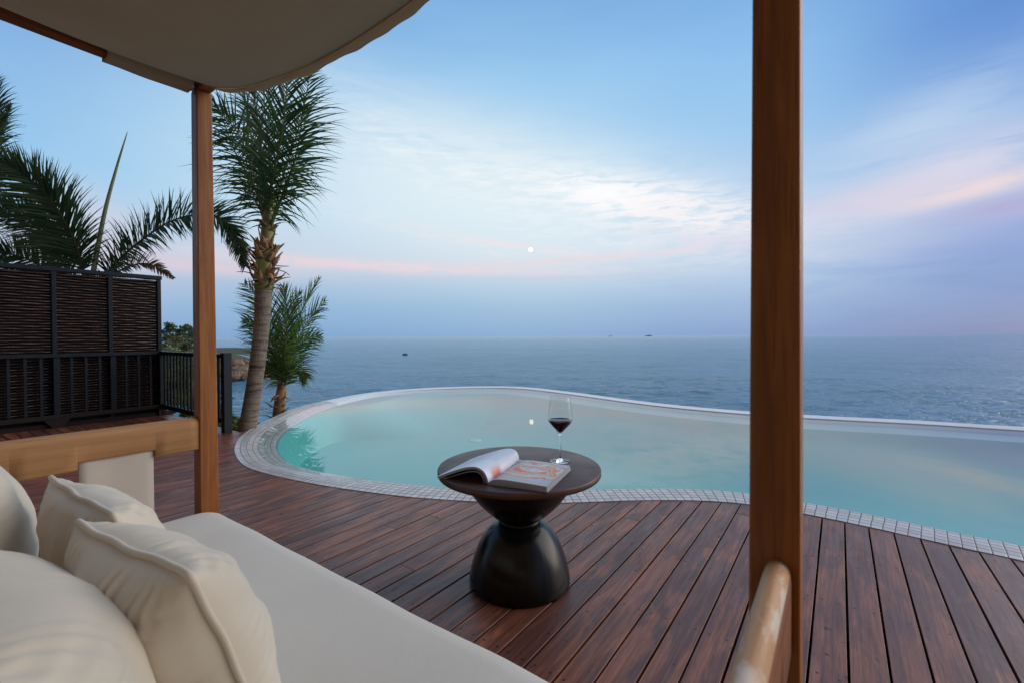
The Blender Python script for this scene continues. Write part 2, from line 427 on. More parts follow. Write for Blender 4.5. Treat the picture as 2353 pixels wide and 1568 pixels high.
M['teak'] = m_teak('teak_post', (0.27, 0.096, 0.022, 1), (0.37, 0.138, 0.036, 1), (0.11, 0.036, 0.014, 1))
M['teak_v'] = m_teak('teak_beam_long', (0.25, 0.088, 0.032, 1), (0.33, 0.125, 0.050, 1), (0.11, 0.036, 0.014, 1), axis='V')
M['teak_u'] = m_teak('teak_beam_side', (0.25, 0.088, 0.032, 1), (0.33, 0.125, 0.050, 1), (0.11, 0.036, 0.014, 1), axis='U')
M['arm'] = m_teak('teak_arm', (0.36, 0.185, 0.075, 1), (0.42, 0.225, 0.10, 1), (0.27, 0.13, 0.05, 1), 0.5, 'U')
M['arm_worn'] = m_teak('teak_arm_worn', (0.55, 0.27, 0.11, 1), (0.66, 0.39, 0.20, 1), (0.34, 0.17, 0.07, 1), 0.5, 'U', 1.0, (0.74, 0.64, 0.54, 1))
M['canvas'] = m_fabric('canopy_canvas', (0.72, 0.60, 0.42, 1), 700, 0.5, 0.9, 0.10, 0.1)
_t = NT(M['canvas'].node_tree); _tr = _t.new('ShaderNodeBsdfTranslucent'); _tr.inputs[0].default_value = (0.46, 0.38, 0.26, 1)
_mx = _t.new('ShaderNodeMixShader'); _mx.inputs[0].default_value = 0.30
_t.l.new(_t.n['Principled BSDF'].outputs[0], _mx.inputs[1]); _t.l.new(_tr.outputs[0], _mx.inputs[2]); _t.l.new(_mx.outputs[0], _t.n['Material Output'].inputs[0])
M['sling'] = m_fabric('sling_weave', (0.52, 0.46, 0.39, 1), 500, 0.9, 0.8, 0.05, 0.1, (0.46, 0.40, 0.34, 1))
M['mattress'] = m_fabric('mattress_cloth', (0.71, 0.64, 0.53, 1), 1200, 0.10, 0.8, 0.10, 0.2)
M['pillow'] = m_fabric('pillow_cloth', (0.70, 0.615, 0.475, 1), 1200, 0.12, 0.75, 0.12, 0.3)
M['tile'] = m_tile()
M['paint'] = m_plain('charcoal_paint', (0.0075, 0.0125, 0.0195), 0.46, 20, 0.3, 0.15, 0.0, 0.28)
M['paint2'] = m_plain('dark_stain', (0.018, 0.010, 0.008), 0.5, 20, 0.35, 0.2, 0.0, 0.3)
M['slat'] = m_plain('bamboo_slat', (0.034, 0.0150, 0.0100), 0.30, 9, 0.6, 0.2)
M['shaft'] = m_leaf('palm_frond_green', (0.028, 0.076, 0.034, 1), (0.105, 0.180, 0.055, 1), (0.22, 0.19, 0.08, 1), 0.60, 0.4, 0.42)
M['palm2'] = m_leaf('young_palm_green', (0.034, 0.085, 0.028, 1), (0.175, 0.270, 0.055, 1), (0.28, 0.25, 0.07, 1), 0.60, 0.42, 0.45)
M['palm3'] = m_leaf('arching_palm_green', (0.022, 0.060, 0.032, 1), (0.080, 0.140, 0.050, 1), (0.14, 0.09, 0.045, 1), 0.64, 0.42, 0.42)
M['pale'] = m_leaf('fading_frond', (0.085, 0.105, 0.050, 1), (0.21, 0.20, 0.12, 1), (0.24, 0.20, 0.10, 1), 0.55)
M['dry'] = m_leaf('dry_frond', (0.16, 0.09, 0.045, 1), (0.24, 0.15, 0.08, 1), (0.3, 0.2, 0.1, 1), 0.8)
M['rachis'] = m_plain('frond_stalk', (0.14, 0.15, 0.045), 0.5, 6, 0.35, 0.1)
M['rachis_d'] = m_plain('frond_stalk_brown', (0.075, 0.055, 0.030), 0.5, 6, 0.35, 0.1)
M['husk'] = m_plain('palm_husk', (0.30, 0.17, 0.075), 0.75, 9, 0.6, 0.6)
M['floor'] = m_plain('pool_plaster', (0.125, 0.490, 0.465), 0.7, 0.7, 0.05, 0.0)
M['ledge'] = m_plain('pool_ledge', (0.17, 0.31, 0.31), 0.7, 1.5, 0.10, 0.0)
M['rim'] = m_plain('rim_white', (0.86, 0.86, 0.88), 0.22, 4, 0.06, 0.1)
M['void'] = m_plain('under_deck', (0.010, 0.008, 0.008), 0.9, 5, 0.3, 0.0)
M['water'] = m_water_pool(); M['sea'] = m_sea()
M['rock'] = m_stone('rock', (0.17, 0.11, 0.075, 1), (0.50, 0.36, 0.27, 1), 0.7)
M['rock_d'] = m_stone('rock_dark', (0.03, 0.03, 0.032, 1), (0.10, 0.09, 0.08, 1), 0.8)
M['islet'] = m_plain('hazed_rock', (0.13, 0.17, 0.23), 0.9, 0.02, 0.2, 0.0)  # pale bluish grey puts the distance haze into the base colour
M['earth'] = m_stone('earth', (0.035, 0.045, 0.020, 1), (0.12, 0.11, 0.06, 1), 0.4)
M['tree_a'] = m_leaf('tree_leaf', (0.070, 0.135, 0.070, 1), (0.150, 0.225, 0.090, 1), (0.15, 0.15, 0.06, 1), 0.6, 0.6, 0.45)
M['tree_b'] = m_leaf('tree_leaf_olive', (0.17, 0.19, 0.085, 1), (0.30, 0.30, 0.14, 1), (0.22, 0.19, 0.11, 1), 0.6, 0.6, 0.45)
M['tree_c'] = m_leaf('tree_leaf_yellow', (0.12, 0.16, 0.030, 1), (0.24, 0.27, 0.045, 1), (0.18, 0.15, 0.08, 1), 0.7, 0.6, 0.45)
M['bark'] = m_plain('bark', (0.11, 0.085, 0.065), 0.85, 7, 0.4, 0.5)

# ------------------------------------------------------------------ sea, terrain
b_ = MB()
NA, NR = 560, 620; A0, A1, RA, RZ = R(-58), R(58), 46.0, 3200.0
rads = [RA * (RZ / RA) ** (k / NR) for k in range(NR + 1)]
def swell(x, y, st, r_):
    z = 0.0; st2 = r_ * (A1 - A0) / NA
    for L_, am, ox in ((1.5, 0.20, 3), (3.2, 0.38, 17), (7.5, 0.42, 31), (22.0, 0.45, 47), (70.0, 0.6, 59), (220.0, 1.2, 71)):
        fade = min(1.0, max(0.0, (L_ / max(st, st2 * 0.7) - 1.6) / 2.2))
        if fade > 0: z += am * fade * noise.noise(Vector((x * 0.55 / L_ + ox, (y + 0.12 * x) / L_, ox * 0.3)))
    return z
g = []
for k, r_ in enumerate(rads):
    st = r_ * (math.exp(math.log(RZ / RA) / NR) - 1); row = []; ef = min(1.0, k / 12, (NR - k) / 60)
    for q in range(NA + 1):
        a = A0 + (A1 - A0) * q / NA; x, y = r_ * math.sin(a), r_ * math.cos(a); e2_ = min(1.0, q / 14, (NA - q) / 14)
        row.append(b_.vert((x, y, -12 + swell(x, y, st, r_) * ef * e2_)))
    g.append(row)
for k in range(NR):
    for q in range(NA): b_.face((g[k][q], g[k + 1][q], g[k + 1][q + 1], g[k][q + 1]), True)
rr0 = [0.01, 20, RA, 200, 800, RZ, 9000, 45000]
for ra_, rb_ in zip(rr0[:-1], rr0[1:]):
    for q in range(72):
        a, a2 = R(q * 5 - 58), R(q * 5 - 53)
        if RA <= ra_ < RZ and q * 5 - 58 < 57.9: 
            continue
        P4 = [(ra_, a), (rb_, a), (rb_, a2), (ra_, a2)]
        if RA <= ra_ < RZ and q * 5 - 58 < 60: P4 = [(ra_, R(58)), (rb_, R(58)), (rb_, a2), (ra_, a2)]
        b_.face([b_.vert((r_ * math.sin(t_), r_ * math.cos(t_), -12)) for r_, t_ in P4], True)
b_.face([b_.vert((rb * math.sin(t_), rb * math.cos(t_), -12)) for rb, t_ in ((RA, R(57.99)), (RZ, R(57.99)), (RZ, R(62)), (RA, R(62)))])
tag(b_.build('sea', M['sea']), kind='structure')

def hill_z(x, y):
    """ground of the villa slope: level under the deck, falling steeply to the sea"""
    u, v = x * UU.x + y * UU.y, x * VV.x + y * VV.y
    d = max(u - 2.35, (-v) - 9.0)
    # left of the railing the slope reaches further out
    if v > 5.4: d = u - 2.95
    z = (-0.30 if v > 5.3 and u > 2.0 else -0.75) - 0.05 * noise.noise(Vector((x, y, 0)))
    if d > 0: z -= 1.25 * d + 0.25 * noise.noise(Vector((x * 0.5, y * 0.5, 3)))
    return max(z, -14)
b_ = MB(); n = 90
g = [[b_.vert((x, y, hill_z(x, y))) for x in [-30 + 0.62 * i for i in range(n)]] for y in [-16 + 0.45 * j for j in range(n)]]
for j in range(n - 1):
    for i in range(n - 1): b_.face((g[j][i], g[j][i + 1], g[j + 1][i + 1], g[j + 1][i]), True)
tag(b_.build('hillside', M['earth']), kind='structure')

# headland across the bay
def hl_z(x, y):
    # ridge rising to the left, shoreline near x=-74 at y=140
    s = (-x - 79 - 0.10 * (y - 140)) / 44.0
    q = 1 - ((y - 176) / 46.0) ** 2
    if q < -0.6: q = -0.6
    z = -17.5 + 20.0 * (1 - math.exp(-max(0, s) * 1.0) * (1 - 0.0)) * (0.35 + 0.65 * max(0, q) ** 0.5) + (q if q < 0 else 0) * 6
    return z + 1.3 * noise.noise(Vector((x * 0.06, y * 0.06, 0))) + 0.6 * noise.noise(Vector((x * 0.25, y * 0.25, 5)))
b_ = MB()
xs = [-230 + 2.6 * i for i in range(66)]; ys = [122 + 2.6 * j for j in range(45)]
g = [[b_.vert((x, y, hl_z(x, y))) for x in xs] for y in ys]
for j in range(len(ys) - 1):
    for i in range(len(xs) - 1): b_.face((g[j][i], g[j][i + 1], g[j + 1][i + 1], g[j + 1][i]), True)
tag(b_.build('headland', M['earth']), kind='structure')
b_ = MB()
def far_z(x, y):
    e = ((x + 262) / 62) ** 2 + ((y - 420) / 60) ** 2
    return -12.4 + 3.4 * max(-0.4, 1 - e) + 0.5 * noise.noise(Vector((x * .05, y * .05, 9)))
xs = [-350 + 6 * i for i in range(30)]; ys = [350 + 7 * j for j in range(20)]
g = [[b_.vert((x, y, far_z(x, y))) for x in xs] for y in ys]
for j in range(len(ys) - 1):
    for i in range(len(xs) - 1): b_.face((g[j][i], g[j][i + 1], g[j + 1][i + 1], g[j + 1][i]), True)
tag(b_.build('far_point', M['tree_b']), kind='structure')

# ------------------------------------------------------------------ pool outline (outer edge of the coping), counter-clockwise list of places
near = [(2352, 1289), (2209, 1259), (2075, 1228), (1960, 1203), (1852, 1181), (1721, 1158), (1640, 1151), (1560, 1148.5), (1480, 1149), (1400, 1151), (1300, 1155), (1190, 1156), (1095, 1152),
        (1010, 1147), (933, 1141), (857, 1131.6), (763.6, 1118.6), (698.6, 1107), (640, 1094.5), (581.5, 1079), (554.7, 1066), (540, 1046), (537, 1029), (546, 1009), (563, 992),
        (583, 979.5), (628, 957), (667, 940.4), (708.6, 928), (740.5, 920.4), (820, 904.5), (890, 896), (980, 889.5), (1066, 886.5), (1130, 885.8), (1175, 886.5), (1235, 890),
        (1339, 902), (1448, 916.5), (1558, 929), (1722, 943), (1853, 951), (2105, 963.5), (2352, 978)]
pts = [onz(x, y, 0.0) for x, y in near]
pts = pts + [Vector(q) for q in ((6.3, 4.75, 0), (7.4, 4.2, 0), (8.2, 3.2, 0), (8.0, 2.0, 0), (6.8, 0.9, 0), (5.2, 0.45, 0), (3.9, 0.72, 0), (2.95, 1.32, 0))]
for p in pts: p.z = 0
def catmull(P, k):
    out = []; n = len(P)
    for i in range(n):
        a, b, c_, d = P[i - 1], P[i], P[(i + 1) % n], P[(i + 2) % n]
        for j in range(k):
            t = j / k
            out.append(0.5 * ((2 * b) + (c_ - a) * t + (2 * a - 5 * b + 4 * c_ - d) * t * t + (3 * b - a - 3 * c_ + d) * t ** 3))
    return out
def resample(P, step):
    n = len(P); L = [0]
    for i in range(n): L.append(L[-1] + (P[(i + 1) % n] - P[i]).length)
    T = L[-1]; m_ = int(T / step); out = []; k = 0
    for i in range(m_):
        s_ = T * i / m_
        while L[k + 1] < s_: k += 1
        f = (s_ - L[k]) / (L[k + 1] - L[k]); out.append(P[k].lerp(P[(k + 1) % n], f))
    return out
OUT = resample(catmull(pts, 8), 0.05)
for _ in range(6): OUT = [(OUT[i - 1] + OUT[i] * 2 + OUT[(i + 1) % len(OUT)]) / 4 for i in range(len(OUT))]
n_o = len(OUT)
area = sum(OUT[i - 1].x * OUT[i].y - OUT[i].x * OUT[i - 1].y for i in range(n_o))
if area < 0: OUT.reverse()
NRM = []
for i in range(n_o):
    t_ = (OUT[(i + 1) % n_o] - OUT[i - 1]).normalized(); NRM.append(Vector((-t_.y, t_.x, 0)))   # inward
for _ in range(10): NRM = [((NRM[i - 1] + NRM[i] * 2 + NRM[(i + 1) % n_o]) / 4).normalized() for i in range(n_o)]
# infinity edge weight : 1 along the sea side, 0 along the deck
i_a = min(range(n_o), key=lambda i: (OUT[i] - onz(745, 919)).length)
i_b = min(range(n_o), key=lambda i: (OUT[i] - Vector((7.4, 4.2, 0))).length)
i_l = min(range(n_o), key=lambda i: (OUT[i] - onz(600, 970)).length)
i_m = min(range(n_o), key=lambda i: (OUT[i] - onz(700, 1105)).length)
def between(i, a, b): return (i - a) % n_o <= (b - a) % n_o
# orientation CCW: sea side runs from right end (i_b) to the left (i_a), then round to the near side
INF = [1.0 if between(i, i_b, i_a) else 0.0 for i in range(n_o)]
SUBM = [1.0 if between(i, i_a, i_m) else 0.0 for i in range(n_o)]
def blur(a, k):
    for _ in range(k): a = [(a[i - 1] + a[i] * 2 + a[(i + 1) % n_o]) / 4 for i in range(n_o)]
    return a
INF = blur(INF, 60); SUBM = blur(SUBM, 160)
WATER_Z = -0.014
def widths(i):
    f, s_ = INF[i], SUBM[i]
    wc = 0.225 * (1 - f) * (1 - s_) + 0.34 * (1 - f) * s_ + 0.25 * f     # tiled coping (or white rim)
    wl = 0.012 * (1 - f) + 0.42 * f                                          # submerged ledge
    return wc, wl
cum = [0.0]
for i in range(n_o): cum.append(cum[-1] + (OUT[(i + 1) % n_o] - OUT[i]).length)
def ring_of(i, inset, z): p = OUT[i % n_o] + NRM[i % n_o] * inset; return Vector((p.x, p.y, z))
# coping : dry outer edge slightly proud of the deck, dipping under the water on the left
cop = MB(); rim = MB()
for i in range(n_o):
    j = (i + 1) % n_o
    isrim = INF[i] > 0.5
    tgt = rim if isrim else cop
    q = []
    for k in (i, j):
        wc, wl = widths(k); s_, f = SUBM[k], INF[k]
        z0 = 0.004 * (1 - f) + (-0.004) * f; z1 = (0.0 * (1 - s_) - 0.045 * s_) * (1 - f) - 0.0045 * f - 0.02 * f * s_
        q.append([ring_of(k, 0, -0.5), ring_of(k, 0, z0 - 0.004), ring_of(k, 0.004, z0), ring_of(k, 0.09, z0), ring_of(k, wc - 0.006, z1), ring_of(k, wc, z1 - 0.007), ring_of(k, wc, -0.12)])
    ins = [-0.5, 0, 0.004, 0.09, widths(i)[0] - 0.006, widths(i)[0], widths(i)[0] + .12]
    ins2 = [-0.5, 0, 0.004, 0.09, widths(j)[0] - 0.006, widths(j)[0], widths(j)[0] + .12]
    for a in range(6):
        A = [tgt.vert(q[0][a]), tgt.vert(q[1][a]), tgt.vert(q[1][a + 1]), tgt.vert(q[0][a + 1])]
        tgt.face(A, a in (2, 3), uv=[(cum[i], ins[a]), (cum[i + 1], ins2[a]), (cum[i + 1], ins2[a + 1]), (cum[i], ins[a + 1])])
pool = empty('swimming_pool', (2, 4, 0), 'curved turquoise infinity pool with pale mosaic coping beside the wooden deck', 'swimming pool')
cop.build('coping', M['tile'], pool); rim.build('infinity_rim', M['rim'], pool)
led = MB(); shell = MB(); FZ = -0.55
for i in range(n_o):
    j = (i + 1) % n_o
    a0, l0 = widths(i); a1, l1 = widths(j)
    A = [led.vert(ring_of(i, a0, -0.06)), led.vert(ring_of(j, a1, -0.06)), led.vert(ring_of(j, a1 + l1, -0.062)), led.vert(ring_of(i, a0 + l0, -0.062))]
    led.face(A)
    prv = None
    for kk in range(17):
        e_ = kk / 16; f0, f1 = INF[i], INF[j]
        dz_ = -0.062 - (0.10 * min(1, e_ * 8)) - (abs(FZ) - 0.162) * (0 if e_ < 0.13 else 1 - (1 - (e_ - 0.125) / 0.875) ** 2.2)
        ex0 = (0.03 + 1.45 * f0) * max(0, e_ - 0.1); ex1 = (0.03 + 1.45 * f1) * max(0, e_ - 0.1)
        cur_ = (shell.vert(ring_of(i, a0 + l0 + ex0, dz_)), shell.vert(ring_of(j, a1 + l1 + ex1, dz_)))
        if prv: shell.face([prv[0], prv[1], cur_[1], cur_[0]], True)
        prv = cur_
led.build('ledge', M['ledge'], pool); shell.build('basin_wall', M['floor'], pool)
fl = MB(); fl.face([fl.vert(ring_of(i, widths(i)[0] + widths(i)[1] + 0.02, FZ + 0.001)) for i in range(n_o)]); fl.build('basin_floor', M['floor'], pool)
wt = MB(); wt.face([wt.vert(ring_of(i, 0.03 + 0.20 * INF[i] + 0.08 * (1 - SUBM[i]) * (1 - INF[i]), WATER_Z)) for i in range(n_o)])
tag(wt.build('pool_water_surface', M['water'], pool), 'still clear water')
ow = MB()
for i in range(n_o):
    j = (i + 1) % n_o
    ow.face([ow.vert(ring_of(i, 0.012, -0.02)), ow.vert(ring_of(j, 0.012, -0.02)), ow.vert(ring_of(j, 0.012, -2.4)), ow.vert(ring_of(i, 0.012, -2.4))], True)
ow.build('outer_wall', M['ledge'], pool)
M['drain'] = m_plain('drain_plastic', (0.40, 0.68, 0.64), 0.5, 3, 0.05, 0.0)
for (px_, py_, lb) in ((2160, 1133, 1), (1490, 1075, 1), (935, 985, 1), (1092, 1011, 1)):
    p = onz(px_, py_, FZ); d_ = MB()
    d_.lathe(Vector((p.x, p.y, FZ)), [(0.0, 0.012), (0.045, 0.012), (0.047, 0.008), (0.055, 0.008), (0.057, 0.013), (0.085, 0.010), (0.088, 0.0)], 28)
    d_.build('floor_drain', M['drain'], pool)

# ------------------------------------------------------------------ deck
def in_poly(x, y, P):
    r = False; n_ = len(P); j = n_ - 1
    for i in range(n_):
        if (P[i].y > y) != (P[j].y > y) and x < (P[j].x - P[i].x) * (y - P[i].y) / (P[j].y - P[i].y) + P[i].x: r = not r
        j = i
    return r
INNER = [OUT[i] + NRM[i] * 0.07 for i in range(0, n_o, 2)]
PIT, GAP = 0.0995, 0.0075
dk = MB()
def plank(ax, ay, c0, c1, off, r_):
    """board from c0 to c1 along ax at offset off along ay"""
    hw = (PIT - GAP) / 2 * random.uniform(0.985, 1.01); e = 0.0008; dz_ = random.uniform(-0.0008, 0.0008)
    prof = [(-hw, -0.022), (-hw, -e), (-hw + e, 0), (hw - e, 0), (hw, -e), (hw, -0.022)]
    nseg = max(1, int((c1 - c0) / 0.7)); rows = []
    for k in range(nseg + 1):
        s_ = c0 + (c1 - c0) * k / nseg
        wv_ = 0.0012 * noise.noise(Vector((s_ * 0.9, off * 7, 0)))
        rows.append([dk.vert(ax * s_ + ay * (off + q[0] + wv_) + Z * (q[1] + dz_)) for q in prof])
    for k in range(nseg):
        s0 = c0 + (c1 - c0) * k / nseg; s1 = c0 + (c1 - c0) * (k + 1) / nseg
        for q in range(5):
            y0, y1 = prof[q][0], prof[q + 1][0]
            dk.face((rows[k][q], rows[k][q + 1], rows[k + 1][q + 1], rows[k + 1][q])[::-1], False,
                    uv=[(s0, y0), (s0, y1), (s1, y1), (s1, y0)][::-1], rnd=r_)
    dk.face(rows[0], rnd=r_, uv=[(c0, q[0]) for q in prof]); dk.face(rows[-1][::-1], rnd=r_, uv=[(c1, q[0]) for q in prof[::-1]])
off0 = 0.671   # v of one measured seam
k = -110
SPLIT = 5.16
while True:
    vc = off0 + PIT * (k + 0.5); k += 1
    if vc > SPLIT - PIT * 0.4: break
    if vc < -9: continue
    ulim = 3.4
    # sample along u
    step = 0.02; runs = []; on = False; u = -5.0
    while u < 9.0:
        p = uvz(u, vc); ok = not in_poly(p.x, p.y, INNER)
        if ok and p.y > 5.1 and vc < 4.9: ok = False
        if ok and u > 2.42 and vc > 3.5: ok = False
        if ok and not on: start = u; on = True
        if (not ok) and on: runs.append((start, u)); on = False; break
        u += step
    if on: runs.append((start, u))
    for (a, b) in runs:
        cur = a - random.uniform(0, 2.5)
        while cur < b:
            ln = random.uniform(3.4, 5.2); e_ = min(cur + ln, b)
            if e_ - max(cur, a) > 0.05: plank(UU, VV, max(cur, a), e_ - 0.003, vc, random.random())
            cur = e_
# boards in front of the fence run the other way
u = -5.0
FENCE_V = 7.07
while u < 2.18:
    plank(VV, UU, SPLIT, FENCE_V + 0.1, u, random.random()); u += PIT
tag(dk.build('deck', M['deck']), kind='structure')
# dark joists under the boards
jo = MB(); uj = -5.0
while uj < 6.5:
    v0 = None; v = -9.0
    while v < 5.2:
        p = uvz(uj, v); ok = not in_poly(p.x, p.y, INNER) and not (p.y > 5.1 and v < 4.9) and not (uj > 2.3 and v > 2.0)
        if ok and v0 is None: v0 = v
        if (not ok or v + 0.1 >= 5.2) and v0 is not None:
            if v - v0 > 0.3: jo.box(uvz(uj, (v0 + v) / 2, -0.07), UU, VV, Z, 0.045, v - v0, 0.09)
            v0 = None
        v += 0.1
    uj += 0.46
bd = MB()
pl_ = [uvz(-5, -9), uvz(9, -9), uvz(9, -5), uvz(2.3, 3.0), uvz(2.22, 5.1), uvz(2.22, 7.1), uvz(-5, 7.1)]
bd.face([bd.vert(Vector((p.x, p.y, -0.62))) for p in pl_])
tag(bd.build('deck_void_sheet', M['void']), kind='structure')  # near-black sheet added for the shade seen through the plank gaps
tag(jo.build('deck_joists', M['void']), kind='structure')

# ------------------------------------------------------------------ daybed
PL = onz(475, 1165, 0.36); uL, vL = touv(PL)
def B(s, t, z): return uvz(uL - s, vL - t, z)       # s back from the front, t toward the right end
LEN, DEP = 1.860, 1.02
W0 = 0.061
bed = empty('daybed', B(0.5, 0.9, 0), 'honey teak four poster daybed with sagging beige canopy at the deck edge', 'daybed')
AX, AY = -UU, -VV
def post(s, t):
    b_ = MB()
    for (z0, z1, w0, w1) in ((0, 0.36, W0, W0), (0.36, 1.0, W0, W0 * 0.93), (1.0, 1.93, W0 * 0.93, W0 * 0.86)):
        pass
    zs = [(0, W0), (0.36, W0), (1.0, W0 * 0.94), (1.905, W0 * 0.84)]
    rows = []
    for z, w_ in zs:
        h = w_ / 2; rows.append([b_.vert(B(s, t, z) + AX * i * h + AY * j * h) for i, j in ((-1, -1), (1, -1), (1, 1), (-1, 1))])
    for a, c_ in zip(rows[:-1], rows[1:]):
        for q in range(4): b_.face((a[q], a[(q + 1) % 4], c_[(q + 1) % 4], c_[q])[::-1])
    b_.face(rows[0]); b_.face(rows[-1][::-1])
    return b_.build('post', M['teak'], bed, bevel=0.004)
for s, t in ((0, 0), (0, LEN), (DEP, 0), (DEP, LEN)): post(s, t)
# canopy beams
def beam(s0, t0, s1, t1, z, name, mt, wd=0.045, h=0.07):
    b_ = MB(); p0, p1 = B(s0, t0, z), B(s1, t1, z); d = (p1 - p0); L = d.length; d.normalize()
    b_.box((p0 + p1) / 2, d, Z.cross(d), Z, L, wd, h); return b_.build(name, mt, bed, bevel=0.004)
beam(0, -0.03, 0, LEN + 0.03, 1.9405, 'front_beam', M['teak_v'])
beam(DEP, -0.03, DEP, LEN + 0.03, 1.9405, 'back_beam', M['teak_v'])
beam(0.026, 0, DEP - 0.026, 0, 1.9395, 'side_beam', M['teak_u'], 0.043, 0.066)
beam(0.026, LEN, DEP - 0.026, LEN, 1.9395, 'side_beam', M['teak_u'], 0.043, 0.066)
# canopy cloth: hangs between the beams, deepest in the middle, front hem loops low
def canopy_z(s, t):
    ta, sa = t / LEN, s / DEP
    edge_front = 1.965 - 0.203 * (math.sin(math.pi * min(1, max(0, ta)))) ** 0.62
    edge_back = 1.965 - 0.16 * math.sin(math.pi * min(1, max(0, ta)))
    z = edge_front * (1 - sa) + edge_back * sa
    bulge = (math.sin(math.pi * sa)) ** 0.8 * (1 - (1 - min(1, ta * 3.2)) ** 2 if ta < 0.3125 else 1) * (1 if ta < 0.8 else max(0, (1 - ta) / 0.2) ** 0.6)
    z -= 0.085 * bulge
    z += 0.005 * noise.noise(Vector((s * 3, t * 5, 1)))
    return z
b_ = MB(); NS, NT_ = 44, 90
g = [[b_.vert(B(DEP * (i / NS) + 0.012 * math.sin(math.pi * j / NT_) * (-1 if i == 0 else 0), LEN * j / NT_, canopy_z(DEP * i / NS, LEN * j / NT_))) for i in range(NS + 1)] for j in range(NT_ + 1)]
for j in range(NT_):
    for i in range(NS): b_.face((g[j][i], g[j][i + 1], g[j + 1][i + 1], g[j + 1][i]), True)
cloth = b_.build('canopy_cloth', M['canvas'], bed, solid=0.0025)
# hem : a folded band along the front edge, with a few slack ripples
b_ = MB(); rows = []
for j in range(NT_ + 1):
    t = LEN * j / NT_; z = canopy_z(0, t)
    rp = 0.010 * noise.noise(Vector((t * 5.5, 2, 0))) + 0.006 * noise.noise(Vector((t * 14, 7, 0)))
    dep = 0.014 + 0.016 * max(0, noise.noise(Vector((t * 4.2, 9, 0))))
    prof = [(0.006, 0.004), (-0.012, 0.002), (-0.022 + rp, -0.012), (-0.020 + rp, -dep * 0.8), (-0.010 + rp, -dep), (0.0 + rp, -dep * 0.75), (0.004, -0.008)]
    rows.append([b_.vert(B(q[0] - 0.012 * math.sin(math.pi * j / NT_), t, z + q[1] * min(1, 0.15 + 3 * math.sin(math.pi * j / NT_)) * 0.7)) for q in prof])
for a, c_ in zip(rows[:-1], rows[1:]):
    for q in range(6): b_.face((a[q], a[q + 1], c_[q + 1], c_[q]), True)
b_.build('canopy_hem', M['canvas'], bed)
# sleeves of the cloth wrapped over the side beam
def sleeve(s0, s1, t):
    b_ = MB(); rows = []
    for k in range(25):
        s = s0 + (s1 - s0) * k / 24
        wv_ = 0.003 * noise.noise(Vector((s * 9, t, 0)))
        prof = [(-0.030, 1.982), (-0.029, 1.90 + wv_), (-0.024, 1.899 + wv_), (0.024, 1.899 + wv_), (0.029 + wv_, 1.902), (0.034, 1.93), (0.030, 1.978), (0.0, 1.985), (-0.030, 1.982)]
        rows.append([b_.vert(B(s, t + a, z)) for a, z in prof])
    for a, c_ in zip(rows[:-1], rows[1:]):
        for q in range(len(prof) - 1): b_.face((a[q], a[q + 1], c_[q + 1], c_[q]), True)
    b_.build('canopy_sleeve', M['canvas'], bed, solid=0.002)
sleeve(0.035, 0.275, 0.0); sleeve(0.62, 0.95, 0.0); sleeve(0.05, 0.3, LEN); sleeve(0.6, 0.95, LEN)

# arm rails
straps = [(0.165, 0.355), (0.505, 0.70)]
def arm(t, mt, name, hw=0.0235):
    """board on edge with a rounded top and shallow notches for the sling straps"""
    top, bot = 0.708, 0.590; b_ = MB()
    ss = [0.028]
    for a, c_ in straps: ss += [a - 0.004, a - 0.003, c_ + 0.003, c_ + 0.004]
    ss.append(DEP - 0.028)
    full = []
    for a, c_ in zip(ss[:-1], ss[1:]):
        n_ = max(1, int((c_ - a) / 0.03)); full += [a + (c_ - a) * q / n_ for q in range(n_)]
    full.append(ss[-1]); rows = []
    for s in full:
        zb = bot
        for a, c_ in straps:
            if a - 0.0035 < s < c_ + 0.0035: zb = bot + 0.024
        pr = [(-hw + 0.003, zb), (-hw, zb + 0.004), (-hw, top - 0.022)]
        for q in range(1, 8):
            an = math.pi - math.pi * q / 8
            pr.append((hw * math.cos(an) * 1.0, top - 0.022 + 0.022 * math.sin(an)))
        pr += [(hw, top - 0.022), (hw, zb + 0.004), (hw - 0.003, zb)]
        rows.append([b_.vert(B(s, t + a, z)) for a, z in pr])
    n_ = len(rows[0])
    for a, c_ in zip(rows[:-1], rows[1:]):
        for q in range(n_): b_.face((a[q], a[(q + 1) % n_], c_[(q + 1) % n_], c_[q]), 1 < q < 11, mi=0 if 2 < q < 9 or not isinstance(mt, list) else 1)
    b_.face(rows[0][::-1]); b_.face(rows[-1])
    b_.build(name, mt, bed)
arm(0.0, M['arm'], 'arm_rail'); arm(LEN + 0.0045, [M['arm_worn'], M['teak_u']], 'arm_rail', 0.0158)  # right arm: sides take darker teak as painted shade, top is worn wood
def sling(t, a, c_):
    b_ = MB(); rows = []
    for k in range(14):
        z = 0.623 - (0.623 - 0.25) * k / 13
        rows.append([b_.vert(B(a + (c_ - a) * q / 8, t + 0.012 + 0.002 * math.sin(q), z)) for q in range(9)])
    for r0_, r1_ in zip(rows[:-1], rows[1:]):
        for q in range(8): b_.face((r0_[q], r0_[q + 1], r1_[q + 1], r1_[q]), True)
    b_.build('sling_strap', M['sling'], bed, solid=0.003)
for t in (0.0, LEN):
    for a, c_ in straps: sling(t, a, c_)
